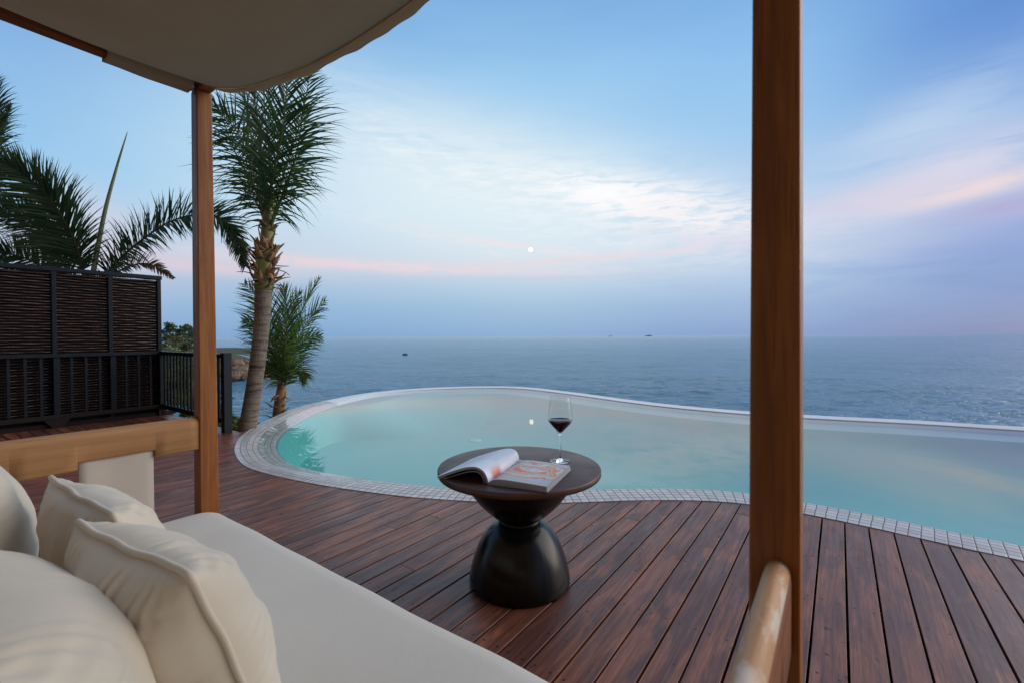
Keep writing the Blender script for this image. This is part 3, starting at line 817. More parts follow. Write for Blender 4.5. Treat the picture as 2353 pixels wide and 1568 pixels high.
# seat frame
for (s0, t0, s1, t1) in ((0.0, 0.031, 0.0, LEN - 0.031), (DEP, 0.031, DEP, LEN - 0.031)):
    beam(s0, t0, s1, t1, 0.235, 'seat_rail', M['teak_v'], 0.03, 0.09)
for t in (0.0, LEN): beam(0.031, t, DEP - 0.031, t, 0.235, 'seat_rail', M['teak_u'], 0.03, 0.09)
b_ = MB(); b_.box(B(DEP / 2, LEN / 2, 0.262), AX, AY, Z, DEP - 0.036, LEN - 0.036, 0.016); b_.build('seat_base', M['teak_v'], bed)
beam(DEP, 0.031, DEP, LEN - 0.031, 0.62, 'back_rail', M['teak_v'], 0.03, 0.12)

# mattress
def mattress():
    b_ = MB(); s0, s1, t0, t1, z0, z1 = -0.014, DEP - 0.035, 0.037, LEN - 0.04, 0.2705, 0.366
    n1, n2 = 40, 70; r = 0.045
    def rrect(s, t):
        return s, t
    # rounded-corner outline, swept through a bulging side profile
    out = []
    cr = 0.055
    for (cs, ct, a0) in ((s1 - cr, t1 - cr, 0), (s0 + cr, t1 - cr, 90), (s0 + cr, t0 + cr, 180), (s1 - cr, t0 + cr, 270)):
        for q in range(7):
            a = R(a0 + 90 * q / 6); out.append((cs + cr * math.cos(a), ct + cr * math.sin(a)))
    cs, ct = (s0 + s1) / 2, (t0 + t1) / 2
    pts_ = []
    for i in range(len(out)):
        a, c_ = out[i], out[(i + 1) % len(out)]; L = math.hypot(a[0] - c_[0], a[1] - c_[1]); m_ = max(1, int(L / 0.04))
        for q in range(m_): pts_.append((a[0] + (c_[0] - a[0]) * q / m_, a[1] + (c_[1] - a[1]) * q / m_))
    prof = [(0.02, z0), (0.002, z0 + 0.008), (0.0, z0 + 0.04), (0.002, z1 - 0.022), (0.008, z1 - 0.008), (0.02, z1 - 0.001), (0.05, z1 + 0.002), (0.12, z1 + 0.004), (0.25, z1 + 0.005), (0.45, z1 + 0.004)]
    rings = []
    for ins, z in prof:
        ring_ = []
        for s, t in pts_:
            ss = s + (cs - s) * min(1, ins / ((s1 - s0) / 2)); tt = t + (ct - t) * min(1, ins / ((t1 - t0) / 2))
            tt = min(max(tt, t0 + ins), t1 - ins) if ins < 0.5 else tt; ss = min(max(ss, s0 + ins), s1 - ins) if ins < 0.49 else ss
            zz = z + (0.0050 * noise.noise(Vector((ss * 4, tt * 4, 0))) + 0.0012 * noise.noise(Vector((ss * 11, tt * 9, 4))) if z > z0 + 0.02 else 0)
            ring_.append(b_.vert(B(ss, tt, zz)))
        rings.append(ring_)
    m_ = len(pts_)
    for a, c_ in zip(rings[:-1], rings[1:]):
        for q in range(m_): b_.face((a[q], a[(q + 1) % m_], c_[(q + 1) % m_], c_[q]), True)
    b_.face(rings[-1], True); b_.face(rings[0][::-1])
    mo = empty('mattress', B(0.5, 0.9, 0.27), 'flat cream mattress cushion lying on the daybed seat', 'mattress')
    b_.build('mattress_cover', M['mattress'], mo)
mattress()

# ------------------------------------------------------------------ pillows
def cushion(name, centre, e1, e2, a, b, T, label, pip=True, seed=0, wr=1.0, pipr=0.0052, group=None, n=96, sag=0.0):
    """soft square cushion: e1 along its top edge, e2 up the cushion, normal = e1 x e2"""
    e1 = e1.normalized(); e2 = (e2 - e1 * e2.dot(e1)).normalized(); nn = e1.cross(e2)
    root = empty(name, centre, label, 'cushion', group)
    def seam(p, q):
        # corners reach out, edges pull in, with slack ripples
        pin = 0.045
        px_ = p * (1 - pin * (1 - q * q) ** 1.0) if True else p
        qx_ = q * (1 - pin * (1 - p * p))
        rp = noise.noise(Vector((p * 2.3 + seed, q * 2.3, 1.7)))
        return px_, qx_, rp
    def P(p, q, side):
        px_, qx_, _ = seam(p, q)
        ep = max(0.0, 1 - abs(p) ** 2.6); eq = max(0.0, 1 - abs(q) ** 2.6)
        h = T / 2 * (ep ** 0.52) * (eq ** 0.52)
        dp, dq = 1 - abs(p), 1 - abs(q)
        # pleats running in from the seams
        w1 = math.sin(p * 44 + 5 * noise.noise(Vector((p * 3, seed, side)))) * math.exp(-dq * 5.5) * min(1, dq * 14)
        w2 = math.sin(q * 44 + 5 * noise.noise(Vector((q * 3, seed + 4, side)))) * math.exp(-dp * 5.5) * min(1, dp * 14)
        wrk = 0.0085 * wr * (w1 * noise.noise(Vector((p * 2.2, q * 2.2, seed + 11))) * 2.0 + w2 * noise.noise(Vector((p * 2.1, q * 2.2, seed + 17))) * 2.0)
        big = 0.013 * wr * noise.noise(Vector((p * 1.6 + seed * 3.1, q * 1.6, side * 2.0 + seed))) * min(1, 4 * h / T)
        big += 0.006 * wr * noise.noise(Vector((p * 4.2 + seed, q * 4.0, side * 2.0))) * min(1, 4 * h / T)
        rip = 0.0055 * wr * noise.noise(Vector((p * 2.6 + seed * 5, q * 2.6, 3.3))) * (1 - min(1, 6 * min(dp, dq)))
        zz = side * (h + wrk + big) + rip
        dr = -sag * (1 - ((q + 1) / 2)) * 0 
        return centre + e1 * (px_ * a / 2) + e2 * (qx_ * b / 2 + dr) + nn * zz
    b_ = MB()
    def par(k): 
        x = -1 + 2 * k / n
        return math.copysign(1 - (1 - abs(x)) ** 1.35, x)
    for side in (1, -1):
        g = [[b_.vert(P(par(i), par(j), side)) for i in range(n + 1)] for j in range(n + 1)]
        for j in range(n):
            for i in range(n):
                f = (g[j][i], g[j][i + 1], g[j + 1][i + 1], g[j + 1][i]); b_.face(f if side == 1 else f[::-1], True)
    b_.build('cushion_cover', M['pillow'], root)
    if pip:
        per = []
        m_ = 60
        for k in range(m_): per.append(P(-1 + 2 * k / m_, -1, 1))
        for k in range(m_): per.append(P(1, -1 + 2 * k / m_, 1))
        for k in range(m_): per.append(P(1 - 2 * k / m_, 1, 1))
        for k in range(m_): per.append(P(-1, 1 - 2 * k / m_, 1))
        for _ in range(3): per = [(per[i - 1] + per[i] * 2 + per[(i + 1) % len(per)]) / 4 for i in range(len(per))]
        cpt = centre
        per = [p + (p - cpt).normalized() * 0.002 for p in per]
        p_ = MB(); p_.tube(per, pipr, 8, closed=True); p_.build('piping', M['pillow'], root)
    return root
def lean(deg): return Z * math.cos(R(deg)) - UU * math.sin(R(deg))
# two scatter cushions with piping: their top edges run with the daybed
def placed(Apx, Bpx, zt, deg, h, T, name, label, seed, pipr=0.0052, twist=0.0):
    A = onz(*Apx, zt); Bq = onz(*Bpx, zt); e1 = (Bq - A); a = e1.length; e1.normalize()
    nrm0 = Vector((e1.y, -e1.x, 0)) ; nrm0 = nrm0 if nrm0.dot(UU) > 0 else -nrm0
    e2 = Z * math.cos(R(deg)) - nrm0 * math.sin(R(deg))
    mid = (A + Bq) / 2 - e2 * (h / 2)
    return cushion(name, mid, e1, e2, a, h, T, label, True, seed, 1.0, pipr)
placed((176, 1196), (440, 1322), 0.70, 20, 0.345, 0.20, 'scatter_cushion', 'cream piped scatter cushion in front, leaning between the large cushion and bare mattress', 3, 0.0050)
placed((114, 1094), (262, 1182), 0.70, 20, 0.345, 0.17, 'scatter_cushion', 'cream piped scatter cushion behind the front one, nearest the sling strap', 9, 0.0048)
cushion('back_cushion', B(0.655, 1.115, 0.53), -VV, lean(12), 0.56, 0.37, 0.32, 'large cream back cushion nearest the viewer, cut off by the lower left corner', True, 21, 1.0, 0.006)
cushion('back_cushion', B(0.650, 0.385, 0.57), -VV, lean(12), 0.56, 0.42, 0.28, 'large cream back cushion farther away beside the teak arm rail', True, 33, 0.8, 0.006)

# ------------------------------------------------------------------ round table
TC = Vector((0.027, 1.856, 0))
def m_tabletop():
    mm, t, b = mat('table_top_wood')
    co = t.new('ShaderNodeTexCoord').outputs['Object']
    g = t.noise(t.mapping(co, rot=(0, 0, 0.5), sca=(4, 40, 4)), 1.4, 6, 0.6, 0.5)
    p = t.noise(co, 5, 5, 0.6, 0.5)
    cc = t.mix(t.mapr(g, 0.35, 0.65), (0.060, 0.026, 0.016, 1), (0.105, 0.046, 0.026, 1))
    cc = t.mix(t.mapr(p, 0.45, 0.65, 0, 0.45), cc, (0.045, 0.026, 0.022, 1))
    t.put(b.inputs['Base Color'], cc); t.put(b.inputs['Roughness'], t.mapr(p, 0.3, 0.7, 0.38, 0.55))
    t.put(b.inputs['Normal'], t.bump(g, 0.12, 0.002)); return mm
def m_tablebase():
    mm, t, b = mat('table_base_lacquer')
    co = t.new('ShaderNodeTexCoord').outputs['Object']
    x, y, z = t.sep(co)
    ang = t.math('ARCTAN2', y, x)
    g = t.noise(t.comb(t.math('MULTIPLY', ang, 14.0), 0.0, t.math('MULTIPLY', z, 3.0)), 1.6, 5, 0.6, 0.3)
    cc = t.mix(t.mapr(g, 0.35, 0.65), (0.0030, 0.0035, 0.0035, 1), (0.008, 0.007, 0.006, 1))
    t.put(b.inputs['Base Color'], cc); t.put(b.inputs['Roughness'], t.mapr(g, 0.3, 0.7, 0.16, 0.28))
    t.put(b.inputs['Normal'], t.bump(g, 0.12, 0.002)); b.inputs['Specular IOR Level'].default_value = 0.32; return mm
M['ttop'] = m_tabletop(); M['tbase'] = m_tablebase()
tb = empty('side_table', TC, 'round dark wood side table with black hourglass base standing on the deck', 'table')
HT = 0.471
b_ = MB(); r = 0.33
b_.lathe(TC, [(0, HT), (r * 0.5, HT), (r - 0.006, HT), (r - 0.002, HT - 0.0015), (r, HT - 0.005), (r, HT - 0.020), (r - 0.003, HT - 0.025), (r - 0.012, HT - 0.027), (0.22, HT - 0.028), (0, HT - 0.028)], 128)
tt = b_.build('table_top', M['ttop'], tb)
b_ = MB()
b_.lathe(TC, [(0, HT - 0.0285), (0.222, HT - 0.0285), (0.221, 0.425), (0.211, 0.395), (0.192, 0.362), (0.170, 0.333), (0.148, 0.310), (0.125, 0.288), (0.103, 0.270), (0.088, 0.260), (0.082, 0.2565), (0, 0.2565)], 96)
b_.build('upper_bowl', M['tbase'], tb)
b_ = MB()
b_.lathe(TC, [(0, 0.2565), (0.083, 0.2563), (0.085, 0.252), (0.0835, 0.248), (0.086, 0.246), (0.0, 0.245)], 96)
b_.build('waist_band', M['tbase'], tb)
b_ = MB()
b_.lathe(TC, [(0, 0.2475), (0.086, 0.2475), (0.094, 0.245), (0.106, 0.237), (0.122, 0.222), (0.140, 0.200), (0.155, 0.176), (0.169, 0.148), (0.182, 0.116), (0.193, 0.082), (0.201, 0.05), (0.205, 0.025), (0.205, 0.010), (0.200, 0.001), (0, 0.001)], 96)
b_.build('lower_base', M['tbase'], tb)

# ------------------------------------------------------------------ wine glass
GZ = HT + 0.0006
gp = onz(1287, 1058, HT); GP = Vector((gp.x, gp.y, GZ))
def m_glass():
    mm, t, b = mat('clear_glass'); pset(b, Roughness=0.0, IOR=1.45); b.inputs['Transmission Weight'].default_value = 1.0
    b.inputs['Base Color'].default_value = (1, 1, 1, 1)
    lp = t.noise(t.new('ShaderNodeTexCoord').outputs['Object'], 3, 1, 0.5)
    t.put(b.inputs['Roughness'], t.mapr(lp, 0, 1, 0.0, 0.004)); return mm
def m_wine():
    mm, t, b = mat('red_wine'); pset(b, Roughness=0.02, IOR=1.34)
    n_ = t.noise(t.new('ShaderNodeTexCoord').outputs['Object'], 30, 1, 0.5)
    t.put(b.inputs['Base Color'], t.mix(n_, (0.028, 0.001, 0.004, 1), (0.036, 0.002, 0.006, 1)))
    b.inputs['Transmission Weight'].default_value = 0.25
    return mm
def m_thin():
    mm, t, b = mat('thin_glass'); t.n.remove(b)
    nz_ = t.noise(t.new('ShaderNodeTexCoord').outputs['Object'], 8, 2, 0.5)
    g_ = t.new('ShaderNodeBsdfGlossy'); t.put(g_.inputs['Roughness'], t.mapr(nz_, 0, 1, 0.0, 0.02))
    tr = t.new('ShaderNodeBsdfTransparent'); tr.inputs[0].default_value = (0.955, 0.965, 0.965, 1)
    lw = t.new('ShaderNodeLayerWeight'); lw.inputs[0].default_value = 0.5
    f_ = t.math('ADD', 0.035, t.math('MULTIPLY', t.math('POWER', lw.outputs['Facing'], 4.0), 0.75))
    mx = t.new('ShaderNodeMixShader'); t.l.new(f_, mx.inputs[0]); t.l.new(tr.outputs[0], mx.inputs[1]); t.l.new(g_.outputs[0], mx.inputs[2])
    t.l.new(mx.outputs[0], t.n['Material Output'].inputs[0]); return mm
M['thin'] = m_thin()
M['glass'] = m_glass(); M['wine'] = m_wine()
gl = empty('wine_glass', GP, 'stemmed glass of red wine on the round table', 'wine glass')
b_ = MB()
outer = [(0.0, 0.0), (0.0405, 0.0), (0.0420, 0.0010), (0.0405, 0.0022), (0.028, 0.0034), (0.014, 0.0060), (0.0070, 0.0115), (0.0045, 0.022), (0.0038, 0.045), (0.0037, 0.085), (0.0042, 0.104), (0.0062, 0.113),
         (0.0115, 0.121), (0.021, 0.132), (0.033, 0.145), (0.0440, 0.158), (0.0505, 0.168), (0.0524, 0.176), (0.0520, 0.188), (0.0500, 0.210), (0.0470, 0.235), (0.0438, 0.258), (0.0422, 0.2735)]
inner = [(0.0416, 0.2740), (0.0410, 0.2735), (0.0426, 0.258), (0.0458, 0.235), (0.0488, 0.210), (0.0507, 0.188), (0.0511, 0.176), (0.0492, 0.169), (0.0427, 0.1595), (0.0318, 0.147), (0.0198, 0.1345), (0.0100, 0.1245), (0.004, 0.121), (0.0, 0.120)]
b_.lathe(GP, outer[:12] + [(0.0105, 0.1195), (0.0, 0.1196)], 64); b_.build('stem', M['glass'], gl)
b_ = MB(); b_.lathe(GP, [(0.0, 0.1198)] + outer[12:] + [(0.0417, 0.2738)], 64); b_.build('bowl', M['thin'], gl)
b_ = MB()
b_.lathe(GP, [(0.0, 0.1204), (0.0038, 0.1213), (0.0098, 0.1248), (0.0196, 0.1348), (0.0316, 0.1473), (0.0425, 0.1598), (0.0490, 0.1693), (0.0507, 0.1745), (0.0500, 0.1738), (0, 0.1737)], 64)
b_.build('wine', M['wine'], gl)

# ------------------------------------------------------------------ open book
def m_page(kind):
    mm, t, b = mat('page_' + kind)
    uv = t.new('ShaderNodeUVMap').outputs[0]; x, y, _ = t.sep(uv)
    if kind == 'picture':
        warp = t.noise(t.mapping(uv, sca=(2.0, 2.6, 1)), 1.6, 3, 0.5, 0.6)
        cx_, cy_ = t.math('SUBTRACT', x, 0.50), t.math('SUBTRACT', y, 0.56)
        rr = t.math('SQRT', t.math('ADD', t.math('MULTIPLY', cx_, t.math('MULTIPLY', cx_, 0.8)), t.math('MULTIPLY', cy_, t.math('MULTIPLY', cy_, 3.6))))
        band = t.math('ADD', t.math('MULTIPLY', rr, 2.6), t.math('MULTIPLY', warp, 1.5))
        band = t.math('FRACT', t.math('MULTIPLY', band, 1.0))
        cc = t.ramp(band, [(0.0, (0.56, 0.62, 0.66)), (0.12, (0.35, 0.42, 0.32)), (0.22, (0.62, 0.60, 0.50)), (0.30, (0.66, 0.06, 0.025)), (0.46, (0.72, 0.14, 0.05)), (0.52, (0.55, 0.58, 0.60)), (0.62, (0.28, 0.33, 0.42)), (0.70, (0.75, 0.40, 0.08)), (0.84, (0.72, 0.17, 0.04)), (0.92, (0.55, 0.60, 0.64))])
        blue = t.noise(uv, 2.2, 3, 0.5)
        bgc = t.mix(t.mapr(blue, 0.4, 0.6), (0.36, 0.41, 0.48, 1), (0.46, 0.48, 0.66, 1))
        inside = t.mapr(t.math('ADD', rr, t.math('MULTIPLY', t.math('SUBTRACT', warp, 0.5), 0.35)), 0.60, 0.72, 1.0, 0.0, True)
        cc = t.mix(inside, bgc, cc)
        mar = t.mapr(y, 0.13, 0.15, 0.0, 1.0)
        cc = t.mix(mar, (0.42, 0.42, 0.42, 1), cc)
        t.put(b.inputs['Base Color'], cc)
    elif kind == 'text':
        ln = t.math('FRACT', t.math('MULTIPLY', y, 34.0))
        word = t.noise(t.comb(t.math('MULTIPLY', x, 42.0), t.math('MULTIPLY', t.math('FLOOR', t.math('MULTIPLY', y, 34.0)), 7.3)), 1.0, 2, 0.5)
        ink = t.math('MULTIPLY', t.math('GREATER_THAN', ln, 0.55), t.math('GREATER_THAN', word, 0.44))
        m1 = t.math('MULTIPLY', t.math('GREATER_THAN', x, 0.16), t.math('LESS_THAN', x, 0.86))
        m2 = t.math('MULTIPLY', t.math('GREATER_THAN', y, 0.36), t.math('LESS_THAN', y, 0.92))
        ink = t.math('MULTIPLY', ink, t.math('MULTIPLY', m1, m2))
        cc = t.mix(t.math('MULTIPLY', ink, 0.40), (0.74, 0.80, 0.90, 1), (0.30, 0.36, 0.50, 1))
        red = t.math('MULTIPLY', t.mapr(x, 0.30, 0.12, 0.0, 1.0, True), t.mapr(t.math('ABSOLUTE', t.math('SUBTRACT', y, 0.26)), 0.20, 0.06, 0.0, 1.0, True))
        cc = t.mix(t.math('MULTIPLY', red, 0.85), cc, (0.62, 0.14, 0.08, 1))
        t.put(b.inputs['Base Color'], cc)
    else:
        st = t.noise(t.comb(t.math('MULTIPLY', x, 2.0), t.math('MULTIPLY', y, 260.0)), 1.0, 2, 0.6)
        t.put(b.inputs['Base Color'], t.mix(t.mapr(st, 0.35, 0.65), (0.22, 0.22, 0.22, 1), (0.46, 0.46, 0.47, 1)))
    pset(b, Roughness=0.32 if kind != 'edges' else 0.7)
    return mm
M['pic'] = m_page('picture'); M['text'] = m_page('text'); M['edges'] = m_page('edges')
bz = HT + 0.0008
S0 = onz(1122, 1112, HT); S1 = onz(1256, 1130, HT); b_dir = (S1 - S0); BW = b_dir.length; a_ = b_dir.normalized()
h_ = Vector((-a_.y, a_.x, 0)); BH = 0.272
h_ = (h_ + a_ * 0.02).normalized()
book = empty('open_book', Vector((S0.x, S0.y, HT)), 'open illustrated book on the round table, left pages arching over', 'book')
def bk(x, y, z): return Vector((S0.x, S0.y, bz)) + a_ * x + h_ * y + Z * z
# right block : gently domed top
def rz(f): return 0.006 + 0.024 * math.sin(math.pi * min(1, f * 1.35 + 0.08)) ** 0.6 * (1 - 0.25 * f) if f < 0.7 else 0.006 + 0.024 * 0.55 * (1 - 0.25 * f) + 0.006 * (1 - f) 
def rz(f):
    return 0.007 + 0.020 * (1 - math.exp(-f * 11)) - 0.008 * f
nx, ny = 24, 8
b_ = MB(); top = []
for i in range(nx + 1):
    f = i / nx; top.append([b_.vert(bk(f * BW, BH * j / ny, rz(f))) for j in range(ny + 1)])
for i in range(nx):
    for j in range(ny):
        b_.face((top[i][j], top[i + 1][j], top[i + 1][j + 1], top[i][j + 1]), True, uv=[(i / nx, j / ny), ((i + 1) / nx, j / ny), ((i + 1) / nx, (j + 1) / ny), (i / nx, (j + 1) / ny)])
b_.build('picture_page', M['pic'], book)
b_ = MB()
for j, yy in ((0, 0.0), (1, BH)):
    for i in range(nx):
        f0, f1 = i / nx, (i + 1) / nx
        q = [b_.vert(bk(f0 * BW, yy, 0.0025)), b_.vert(bk(f1 * BW, yy, 0.0025)), b_.vert(bk(f1 * BW, yy, rz(f1) - 0.0003)), b_.vert(bk(f0 * BW, yy, rz(f0) - 0.0003))]
        b_.face(q if j == 0 else q[::-1], uv=[(f0, 0), (f1, 0), (f1, 1), (f0, 1)])
q = [b_.vert(bk(BW, 0, 0.0025)), b_.vert(bk(BW + 0.004, BH, 0.0025)), b_.vert(bk(BW, BH, rz(1) - 0.0003)), b_.vert(bk(BW, 0, rz(1) - 0.0003))]
b_.face(q, uv=[(0, 0), (1, 0), (1, 1), (0, 1)])
b_.build('page_block', M['edges'], book)
b_ = MB(); b_.box(bk(BW / 2 + 0.001, BH / 2, 0.00125), a_, h_, Z, BW + 0.006, BH + 0.004, 0.0022); 
M['cover'] = m_plain('book_cover', (0.30, 0.32, 0.38), 0.4, 8, 0.1, 0.0)
b_.build('cover', M['cover'], book)
# left block : pages arch up and come down at the far left
def arch(f, y):
    """f 0 at spine to 1 at the fore edge; y 0 near to 1 far"""
    k_ = 1.0 + 0.10 * y
    P_ = [(0.0, 0.004), (-0.006, 0.026), (-0.022, 0.047), (-0.048, 0.057), (-0.085, 0.053), (-0.125, 0.040), (-0.165, 0.024), (-0.198, 0.010), (-0.214, 0.004)]
    q = f * (len(P_) - 1); i = min(int(q), len(P_) - 2); r_ = q - i
    def c1(k): 
        a, b, c_, d = [P_[min(max(i + o, 0), len(P_) - 1)][k] for o in (-1, 0, 1, 2)]
        return 0.5 * (2 * b + (c_ - a) * r_ + (2 * a - 5 * b + 4 * c_ - d) * r_ * r_ + (3 * b - a - 3 * c_ + d) * r_ ** 3)
    x_, z_ = c1(0), c1(1)
    return x_ + 0.020 * y * math.sin(math.pi * min(1, f * 1.2)), z_ * k_ if f < 0.85 else z_
n1, n2 = 48, 12
def sheet(dz_, fmax=1.0, thin=0.0, dx_=0.0):
    b_ = MB(); g = []
    for i in range(n1 + 1):
        f = fmax * i / n1
        row = []
        for j in range(n2 + 1):
            x_, z_ = arch(f, j / n2); x2, z2 = arch(min(1, f + 0.02), j / n2)
            t_ = Vector((x2 - x_, z2 - z_)); t_ = t_.normalized() if t_.length > 1e-6 else Vector((-1, 0))
            nx_, nz_ = t_.y, -t_.x
            if nz_ < 0: nx_, nz_ = -nx_, -nz_
            row.append(b_.vert(bk(x_ - nx_ * dz_ + dx_, BH * j / n2, max(0.0008, z_ - nz_ * dz_ * 1.0))))
        g.append(row)
    for i in range(n1):
        for j in range(n2): b_.face((g[i][j], g[i][j + 1], g[i + 1][j + 1], g[i + 1][j]), True, uv=[(i / n1, j / n2), (i / n1, (j + 1) / n2), ((i + 1) / n1, (j + 1) / n2), ((i + 1) / n1, j / n2)])
    return b_, g
b_, g = sheet(0.0); b_.build('text_page', M['text'], book)
b1, g1 = sheet(0.0006); b2, g2 = sheet(0.0085)
b_ = MB()
for (ga, gb, src) in ((g1, g2, 0),):
    for j in (0, n2):
        b_ = MB()
        for i in range(n1):
            if i / n1 > 0.93: continue
            q = [b_.vert(b1.v[g1[i][j]]), b_.vert(b1.v[g1[i + 1][j]]), b_.vert(b2.v[g2[i + 1][j]]), b_.vert(b2.v[g2[i][j]])]
            b_.face(q if j == 0 else q[::-1], uv=[(i / n1, 0), ((i + 1) / n1, 0), ((i + 1) / n1, 1), (i / n1, 1)])
        b_.build('page_edges', M['edges'], book)
b_, g = sheet(0.0088); b_.build('under_page', M['edges'], book)
# a loose leaf and the back cover sprung away below
b_, g = sheet(0.018); b_.build('under_page', M['cover'], book, solid=0.0012)

# ------------------------------------------------------------------ fence and railings
C0 = onz(372, 952, 0.0); uC, vC = touv(C0)
E0 = onz(529, 991, 0.0); uE, vE = touv(E0); 
def F(s, dv, z): return uvz(uC - s, vC + dv, z)      # s to the left along the fence
PAN = 0.487
scr = empty('privacy_screen', F(1.2, 0.06, 0), 'tall dark screen of thin horizontal bamboo slats behind the railing', 'screen')
NP = 6
zt = 1.79
def bar(par, name, mt, s0, s1, dv, z0, z1, dep, bev=0.003):
    b_ = MB(); b_.box(F((s0 + s1) / 2, dv, (z0 + z1) / 2), UU, VV, Z, abs(s1 - s0), dep, z1 - z0); return b_.build(name, mt, par, bevel=bev)
bar(scr, 'top_rail', M['paint'], -0.03, NP * PAN, 0.06, zt - 0.045, zt, 0.06)
for k in range(NP + 1):
    bar(scr, 'screen_post', M['paint'], k * PAN - 0.02, k * PAN + 0.02, 0.0595, 0.0, zt - 0.046, 0.05)
for k in range(NP):
    b_ = MB(); s0, s1 = k * PAN + 0.021, (k + 1) * PAN - 0.021; z = 0.10; ii = 0
    while z < zt - 0.030:
        rows = []; amp = 0.006 * (1 if ii % 2 else -1); hh = 0.0215 + random.uniform(-0.004, 0.004)
        ph = random.uniform(-0.002, 0.002); tilt = random.uniform(-0.15, 0.15)
        for q in range(13):
            f = q / 12; s = s0 + (s1 - s0) * f; bul = amp * math.sin(2 * math.pi * f * 1.5) + random.uniform(-.001, .001)
            zz = z + ph + 0.0018 * math.sin(2 * math.pi * f * 1.5 + ii) + tilt * 0.01 * (f - .5)
            rows.append([b_.vert(F(s, 0.06 + bul + a, zz + c_)) for a, c_ in ((0.003, -hh * .5), (-0.0035, -hh * .25), (-0.0035, hh * .25), (0.003, hh * .5), (0.006, 0))])
        for a, c_ in zip(rows[:-1], rows[1:]):
            for q in range(5): b_.face((a[q], a[(q + 1) % 5], c_[(q + 1) % 5], c_[q])[::-1], True)
        z += 0.031; ii += 1
    b_.build('slat_panel', M['slat'], scr)
    b_ = MB(); b_.box(F((s0 + s1) / 2, 0.085, zt / 2 - 0.03), UU, VV, Z, s1 - s0 + 0.04, 0.008, zt - 0.06); b_.build('backing', M['void'], scr)
RT, RB = 0.825, 0.094
rl = empty('railing', F(1.2, 0, 0), 'long dark wooden railing running in front of the bamboo screen', 'railing', 'dark deck railings')
bar(rl, 'handrail', M['paint'], -0.035, NP * PAN, -0.02, RT - 0.04, RT, 0.085)
bar(rl, 'bottom_rail', M['paint2'], -0.03, NP * PAN, -0.02, RB, RB + 0.052, 0.05)
for k in range(NP):
    for q in range(4):
        s = k * PAN + q * PAN / 4
        if q == 0: bar(rl, 'railing_post', M['paint'], s - 0.027, s + 0.027, -0.0195, RB + 0.0525, RT - 0.0405, 0.045)
        else: bar(rl, 'baluster', M['paint'], s - 0.013, s + 0.013, -0.02, RB + 0.0525, RT - 0.0405, 0.03)
for k in (0, 2, 4):
    s = k * PAN
    b_ = MB(); w0_, w1_ = 0.04, (0.11 if k else 0.045)
    v = [F(s - w0_, -0.045, 0.0), F(s + w0_, -0.045, 0.0), F(s + w1_, -0.045, RB - 0.0005), F(s - w1_, -0.045, RB - 0.0005)]
    v2_ = [p + VV * 0.05 for p in v]
    ii = [b_.vert(p) for p in v + v2_]
    for q in ((0, 1, 2, 3), (7, 6, 5, 4), (0, 4, 5, 1), (1, 5, 6, 2), (2, 6, 7, 3), (3, 7, 4, 0)): b_.face([ii[x_] for x_ in q])
    b_.build('foot_block', M['paint2'], rl, bevel=0.003)
# kerb board behind the railing on the deck
kb = MB(); kb.box(F(1.3, 0.01, 0.024), UU, VV, Z, 2.9, 0.035, 0.046); kb.build('kick_board', M['void'], rl)
rr_ = empty('railing', E0, 'short dark railing turning from the screen corner, ending in a square post', 'railing', 'dark deck railings')
Lr = vC - vE
def G(d, du, z): return uvz(uC + du, vC - d, z)
def bar2(name, mt, d0, d1, du, z0, z1, wd, bev=0.003):
    b_ = MB(); b_.box(G((d0 + d1) / 2, du, (z0 + z1) / 2), VV, UU, Z, abs(d1 - d0), wd, z1 - z0); return b_.build(name, mt, rr_, bevel=bev)
bar2('handrail', M['paint'], 0.05, Lr - 0.043, 0.0, RT - 0.045, RT - 0.002, 0.08)
bar2('bottom_rail', M['paint'], 0.03, Lr - 0.043, 0.0, RB, RB + 0.055, 0.05)
bar2('corner_post', M['paint'], -0.01, 0.045, 0.0, 0.0, RT - 0.046, 0.055)
bar2('end_post', M['paint'], Lr - 0.04, Lr + 0.04, 0.0, 0.0, RT + 0.012, 0.078)
nb = int((Lr - 0.15) / 0.108)
for k in range(nb):
    d = 0.12 + k * (Lr - 0.22) / (nb - 0.2)
    bar2('baluster', M['paint'], d - 0.018, d + 0.018, 0.0, RB + 0.0555, RT - 0.0455, 0.018)

